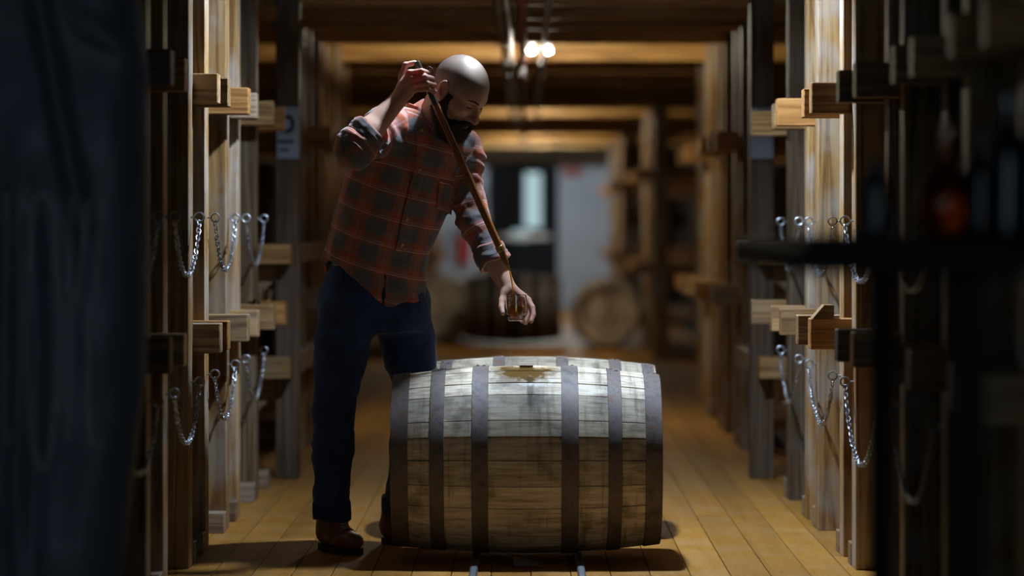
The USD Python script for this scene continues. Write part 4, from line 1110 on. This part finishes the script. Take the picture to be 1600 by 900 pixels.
def boot(an, yaw, label):
    d = np.array([math.sin(yaw), -math.cos(yaw), 0]); s = np.array([-d[1], d[0], 0]); o = np.array([an[0], an[1], 0])
    def q(f, r, z): return o + d * f + s * r + np.array([0, 0, z])
    V = Vol(o + [-.3, -.3, .02], o + [.3, .3, .22], .0034)
    V.add(cone(q(-.03, 0, .075), q(-.012, 0, .16), .046, .050), .02)
    V.add(cone(q(-.03, 0, .058), q(.06, 0, .055), .042, .040), .02)
    V.add(cone(q(.0, 0, .115), q(.095, 0, .050), .042, .032), .02)
    V.add(ellipsoid(q(.130, 0, .046), (d, s, np.array([0, 0, 1.0])), (.062, .049, .033)), .02)
    V.add(ellipsoid(q(.08, 0, .045), (d, s, np.array([0, 0, 1.0])), (.09, .046, .031)), .02)
    pass
    ax = [V.lo[i] + V.h * np.arange(V.n[i]) for i in range(3)]; Z = ax[2][None, None, :]
    V.a = np.maximum(V.a, np.maximum(.0225 - Z, Z - .175).astype(np.float32))
    v, f = V.mesh(3); n = normals(v, f)
    v = v + n * ((meshkit.fbm(v * 28, 3, 2) - .5) * .006)[:, None]
    p = man.part('boot', (v, f), 'boot_leather', label, smooth=True)
    from shapely.geometry import MultiPoint
    low = v[v[:, 2] < .036][:, :2]; out = MultiPoint(low).convex_hull.buffer(.002).simplify(.0006)
    m = trimesh.creation.extrude_polygon(out, .0215, engine='earcut'); sv = np.array(m.vertices); sv[:, 2] += .0015
    man.part('sole', (sv, np.array(m.faces)), 'boot_sole', parent=p, smooth=35)
    n = normals(v, f); kt = cKDTree(v)
    def on(f_, r_, z_, up=.0025):
        _, i = kt.query(q(f_, r_, z_)); return v[i] + n[i] * up
    rows = [(.116 - .0145 * i, .072 + .0115 * i) for i in range(6)]
    ms, es = [], []
    for i, (f0, z0_) in enumerate(rows):
        w = .019; f1, z1_ = f0 - .010, z0_ + .009
        for sg in (-1, 1):
            ms.append(tube([on(f0 + (f1 - f0) * t, sg * w * (1 - 2 * t), z0_ + .02 + (z1_ - z0_) * t, .0025 + .0012 * sg) for t in np.linspace(0, 1, 7)], .0026, 7))
            es.append(sphere(on(f0, sg * (w + .003), z0_ + .014, .001), .0042, 1))
    for sg in (-1, 1):
        ms.append(tube([on(.028, 0, .165, .004), on(.034, sg * .016, .155, .010), on(.052, sg * .030, .132, .006), on(.070, sg * .036, .105, .004)], .0024, 7))
    man.part('laces', join(ms), 'lace', parent=p)
    man.part('eyelets', join(es), 'brass', parent=p)
    pts = [on(.118 - .03 * abs(t), .05 * t, .075 - .03 * abs(t), .001) for t in np.linspace(-1, 1, 17)]
    man.part('seam', tube(pts, .0018, 6), 'boot_sole', parent=p)


boot(RAN + [.002, .03, 0], math.radians(28), 'brown leather lace-up boot')
boot(LAN + [-.0, -.0, 0], math.radians(62), 'brown leather lace-up boot')

# ------------------------------------------------------------------ what he holds
TT, TE = WP(650.5, 96, 9.742), WP(796.5, 422, 9.835)
TD = (TE - TT); TL = np.linalg.norm(TD); TD /= TL
th = Thing('whiskey_thief', 'long slender wooden whiskey thief held slantwise, pouring into the glass', 'whiskey thief', tuple(TE))
def along(a, r, name, m, label=None, n=20): th.part(name, tube([TT + TD * x for x in a], r, n), m, label, smooth=50)
along([0, .004, .03, .12, .16], np.array([.0095, .0112, .0112, .0118, .0122]), 'grip', 'thief_dark', 'dark top end of the tube')
along([.1602, .2, .45, TL - .09], np.array([.0124, .0132, .0136, .0126]), 'tube', 'thief_wood')
along([TL - .092, TL - .09, TL - .072, TL - .07], np.array([.0126, .0150, .0150, .0126]), 'collar_ring', 'brass')
along([TL - .07, TL - .045, TL - .042, TL - .03, TL - .02], np.array([.0122, .0108, .0092, .0082, .0064]), 'nozzle', 'thief_wood')
along([TL - .0202, TL - .004, TL], np.array([.0062, .0042, .0036]), 'tip', 'brass', n=14)
GX = WP(806.5, 481, 9.862); GZ0 = WP(0, 501.5, 9.862)[2]; GZ1 = WP(0, 460.5, 9.862)[2]; LZ = WP(0, 477.5, 9.862)[2]
p0, p1 = TE, np.array([GX[0] - .006, GX[1], LZ])
sp = [p0 + TD * .002]; 
for s in np.linspace(.1, 1, 12): sp.append(p0 + (p1 - p0) * np.array([1 - (1 - s) ** 1.6, 1 - (1 - s) ** 1.6, s]))
th.part('whiskey_stream', tube(sp, np.linspace(.0032, .0017, 13), 10), 'whiskey', 'thin amber stream of whiskey', smooth=True)
SPt = [WP(666, 112, 9.722), WP(670, 104, 9.72), WP(675, 107, 9.724), WP(678, 118, 9.732), WP(678, 136, 9.742), WP(677, 150, 9.752)]
SPt = [np.array([np.interp(t, range(6), [p[k] for p in SPt]) for k in range(3)]) for t in np.linspace(0, 5, 26)]
th.part('strap', tube(SPt, .0028, 8), 'leather_strap', 'brown leather hanging loop', smooth=True)
rc = WP(677.5, 154, 9.752)
th.part('ring', tube([rc + [.006 * math.cos(a), 0, .006 * math.sin(a)] for a in np.linspace(0, 2 * np.pi, 16, endpoint=False)], .0014, 6, closed=True), 'galvanised', smooth=True)

tm = Thing('tumbler', 'small clear whiskey tumbler held in the lowered hand over the barrels', 'glass', (GX[0], GX[1], GZ0))
H = GZ1 - GZ0
tm.part('glass', lathe([(0, GZ0), (.024, GZ0), (.028, GZ0 + .003), (.0345, GZ0 + .022), (.0365, GZ0 + .04), (.0352, GZ1 - .001), (.0343, GZ1), (.0334, GZ1 - .001), (.0343, GZ0 + .04), (.0322, GZ0 + .023), (.026, GZ0 + .0155), (0, GZ0 + .0145)], (GX[0], GX[1], 0), 48), 'clear_glass', smooth=40)
tm.part('whiskey', lathe([(0, GZ0 + .0148), (.0258, GZ0 + .0158), (.0319, GZ0 + .0232), (.0340, GZ0 + .04), (.0338, LZ), (0, LZ)], (GX[0], GX[1], 0), 48), 'whiskey', 'amber whiskey half filling the glass', smooth=40)

# ------------------------------------------------------------------ foreground: the dark tarp on the left
def tarp():
    nz, nx = 90, 110; Pm = np.zeros((nz, nx, 3))
    for i in range(nz):
        t = i / (nz - 1); z = 1.95 - 1.93 * t
        xr = np.interp(z, [0, .12, .35, .74, .80, 1.50, 1.63, 1.95], [-1.0, -.995, -.962, -.918, -.912, -.908, -.925, -.98])
        for j in range(nx):
            s = j / (nx - 1)
            w = 1.0 * s                                  # cloth running from the edge away to the left
            x = xr - w; y = 6.98 + .10 * math.exp(-w / .03) * 1.0
            x_f = -1.0 - w
            # folds: a long diagonal one from the top, soft vertical ones below
            dia = math.exp(-(((x + 1.17) - (1.75 - z) * .20) / .022) ** 2) * sm(z, .9, 1.3) * .034
            ver = math.sin(x * 74 + .6 * math.sin(z * 5) + 4 * float(meshkit.noise(np.array([x * 6, z * 1.5, 1.0]), 3))) * .012 * sm(z, 1.25, 1.05) * sm(z, .1, .4) * sm(w, .1, .3)
            slow = (float(meshkit.fbm(np.array([x * 4, z * 3, 2.0]), 3, 5)) - .5) * .06
            crease = math.exp(-(((z - 1.58) + (x + 1.0) * .55) / .03) ** 2) * .02 * sm(-w, -.25, -.05)
            Pm[i, j] = (x, y - dia - ver - slow - crease, z)
    return solidify(Pm[:, ::-1], .004)


tp = Thing('tarp', 'dark blue-black tarp hanging in folds in the left foreground', 'tarp', (-1.3, 7.0, 0))
tarp_m = tarp()
tp.part('cloth', tarp_m, 'tarp', smooth=True)
TK = cKDTree(tarp_m[0][:90 * 110][:, [0, 2]])


def print_stroke(pts, wid):
    pts = np.array([W(x, y, 6.95)[[0, 2]] for x, y in pts]); t = np.linspace(0, len(pts) - 1, 34)
    c = np.stack([np.interp(t, np.arange(len(pts)), pts[:, k]) for k in (0, 1)], 1)
    for _ in range(4): c[1:-1] = (c[:-2] + 2 * c[1:-1] + c[2:]) / 4
    d = np.gradient(c, axis=0); d /= np.linalg.norm(d, axis=1, keepdims=True); n = np.stack([-d[:, 1], d[:, 0]], 1)
    P_ = np.stack([c + n * w for w in (-wid, 0, wid)], 1)
    dist, i = TK.query(P_.reshape(-1, 2), k=4); y = (tarp_m[0][i, 1]).min(1)
    q_ = np.stack([P_[..., 0].ravel(), y - .0035, P_[..., 1].ravel()], 1).reshape(34, 3, 3)
    return solidify(q_, .0008)


for name, strokes in (('printed_letter', [[(8, 300), (10, 430), (6, 560), (10, 700)]]),
                      ('printed_letter', [[(66, 300), (46, 310), (42, 420), (40, 560), (46, 700), (62, 755), (82, 700), (92, 560), (90, 420), (84, 320), (66, 300)]]),
                      ('printed_letter', [[(112, 305), (106, 420), (110, 560), (104, 690)], [(112, 500), (128, 400), (140, 310)], [(158, 310), (150, 430), (136, 540), (138, 700)]])):
    tp.part(name, join([print_stroke(p, .0075) for p in strokes]), 'tarp_print', 'faded tall pale print on the tarp', smooth=True)

# ------------------------------------------------------------------ foreground: the tall table with bottles on the right
tbl = Thing('bar_table', 'tall black metal table in the right foreground, blurred, bottles on it', 'table', (.9, 5.1, 0))
TX0, TX1, TY0, TY1, TZ1 = .415, 1.75, 4.42, 5.85, 1.103
tbl.part('tabletop', box((TX0, TY0, TZ1 - .05), (TX1, TY1, TZ1), .008), 'black_metal')
for (x, y, r) in ((.682, 5.62, .021), (.685, 4.55, .023), (1.62, 5.62, .021), (1.62, 4.55, .023)):
    tbl.part('leg', box((x - r, y - r, 0), (x + r, y + r, TZ1 - .05), .004), 'black_metal')
tbl.part('foot_rail', join([box((.675, 4.573, .2), (.69, 5.6, .23)), box((1.612, 4.573, .2), (1.628, 5.6, .23))]), 'black_metal')


def bottle(name, label, x, y, prof, m, cap=None, capm='enamel', cat='bottle'):
    t = Thing(name, label, cat, (x, y, TZ1))
    z = TZ1 + .0005
    t.part('body', lathe([(r, z + h) for r, h in prof], (x, y, 0), 28), m, smooth=35)
    if cap: t.part('stopper', lathe([(r, z + h) for r, h in cap], (x, y, 0), 20), capm, smooth=35)
    return t


dec = [(0, 0), (.030, 0), (.034, .004), (.042, .022), (.047, .05), (.047, .072), (.041, .098), (.028, .120), (.016, .134), (.013, .145), (.013, .16), (.017, .168), (0, .168)]
sp_ = [(0, .168), (.011, .168), (.011, .173), (.018, .18), (.020, .19), (.015, .2), (0, .204)]
tal = [(0, 0), (.034, 0), (.037, .006), (.037, .14), (.030, .165), (.014, .19), (.0125, .2), (.0125, .225), (0, .225)]
tcp = [(0, .2252), (.0135, .2252), (.0135, .245), (0, .245)]
sho = [(0, 0), (.028, 0), (.030, .005), (.030, .09), (.024, .108), (.012, .118), (.012, .128), (0, .128)]
scp = [(0, .1282), (.013, .1282), (.013, .142), (0, .142)]
bottle('decanter', 'amber glass decanter with a stopper glinting orange on the black table', W(1474, 0, 5.15)[0], 5.15, dec, 'amber_glass', sp_, 'clear_glass', 'decanter')
bottle('bottle', 'short dark bottle near the left end of the black table', W(1368, 0, 5.2)[0], 5.2, sho, 'dark_bottle', scp)
bottle('bottle', 'tall dark bottle directly right of the amber decanter', W(1533, 0, 5.2)[0], 5.2, [(r, h * .82) for r, h in tal], 'dark_bottle', [(r, h * .82) for r, h in tcp])
bottle('bottle', 'tallest dark bottle on the black table, near the right picture edge', W(1574, 0, 5.05)[0], 5.05, tal, 'dark_bottle', tcp, 'old_steel')
bottle('bottle', 'dark bottle cut off by the right picture edge', W(1612, 0, 5.3)[0], 5.3, tal, 'dark_bottle', tcp)
single('ashtray', lathe([(0, TZ1 + .0005), (.05, TZ1 + .0005), (.055, TZ1 + .012), (.052, TZ1 + .012), (.047, TZ1 + .006), (0, TZ1 + .006)], (W(1318, 0, 4.62)[0], 4.62, 0), 28), 'galvanised', 'low round metal dish at the near left corner of the black table', 'dish', smooth=35)
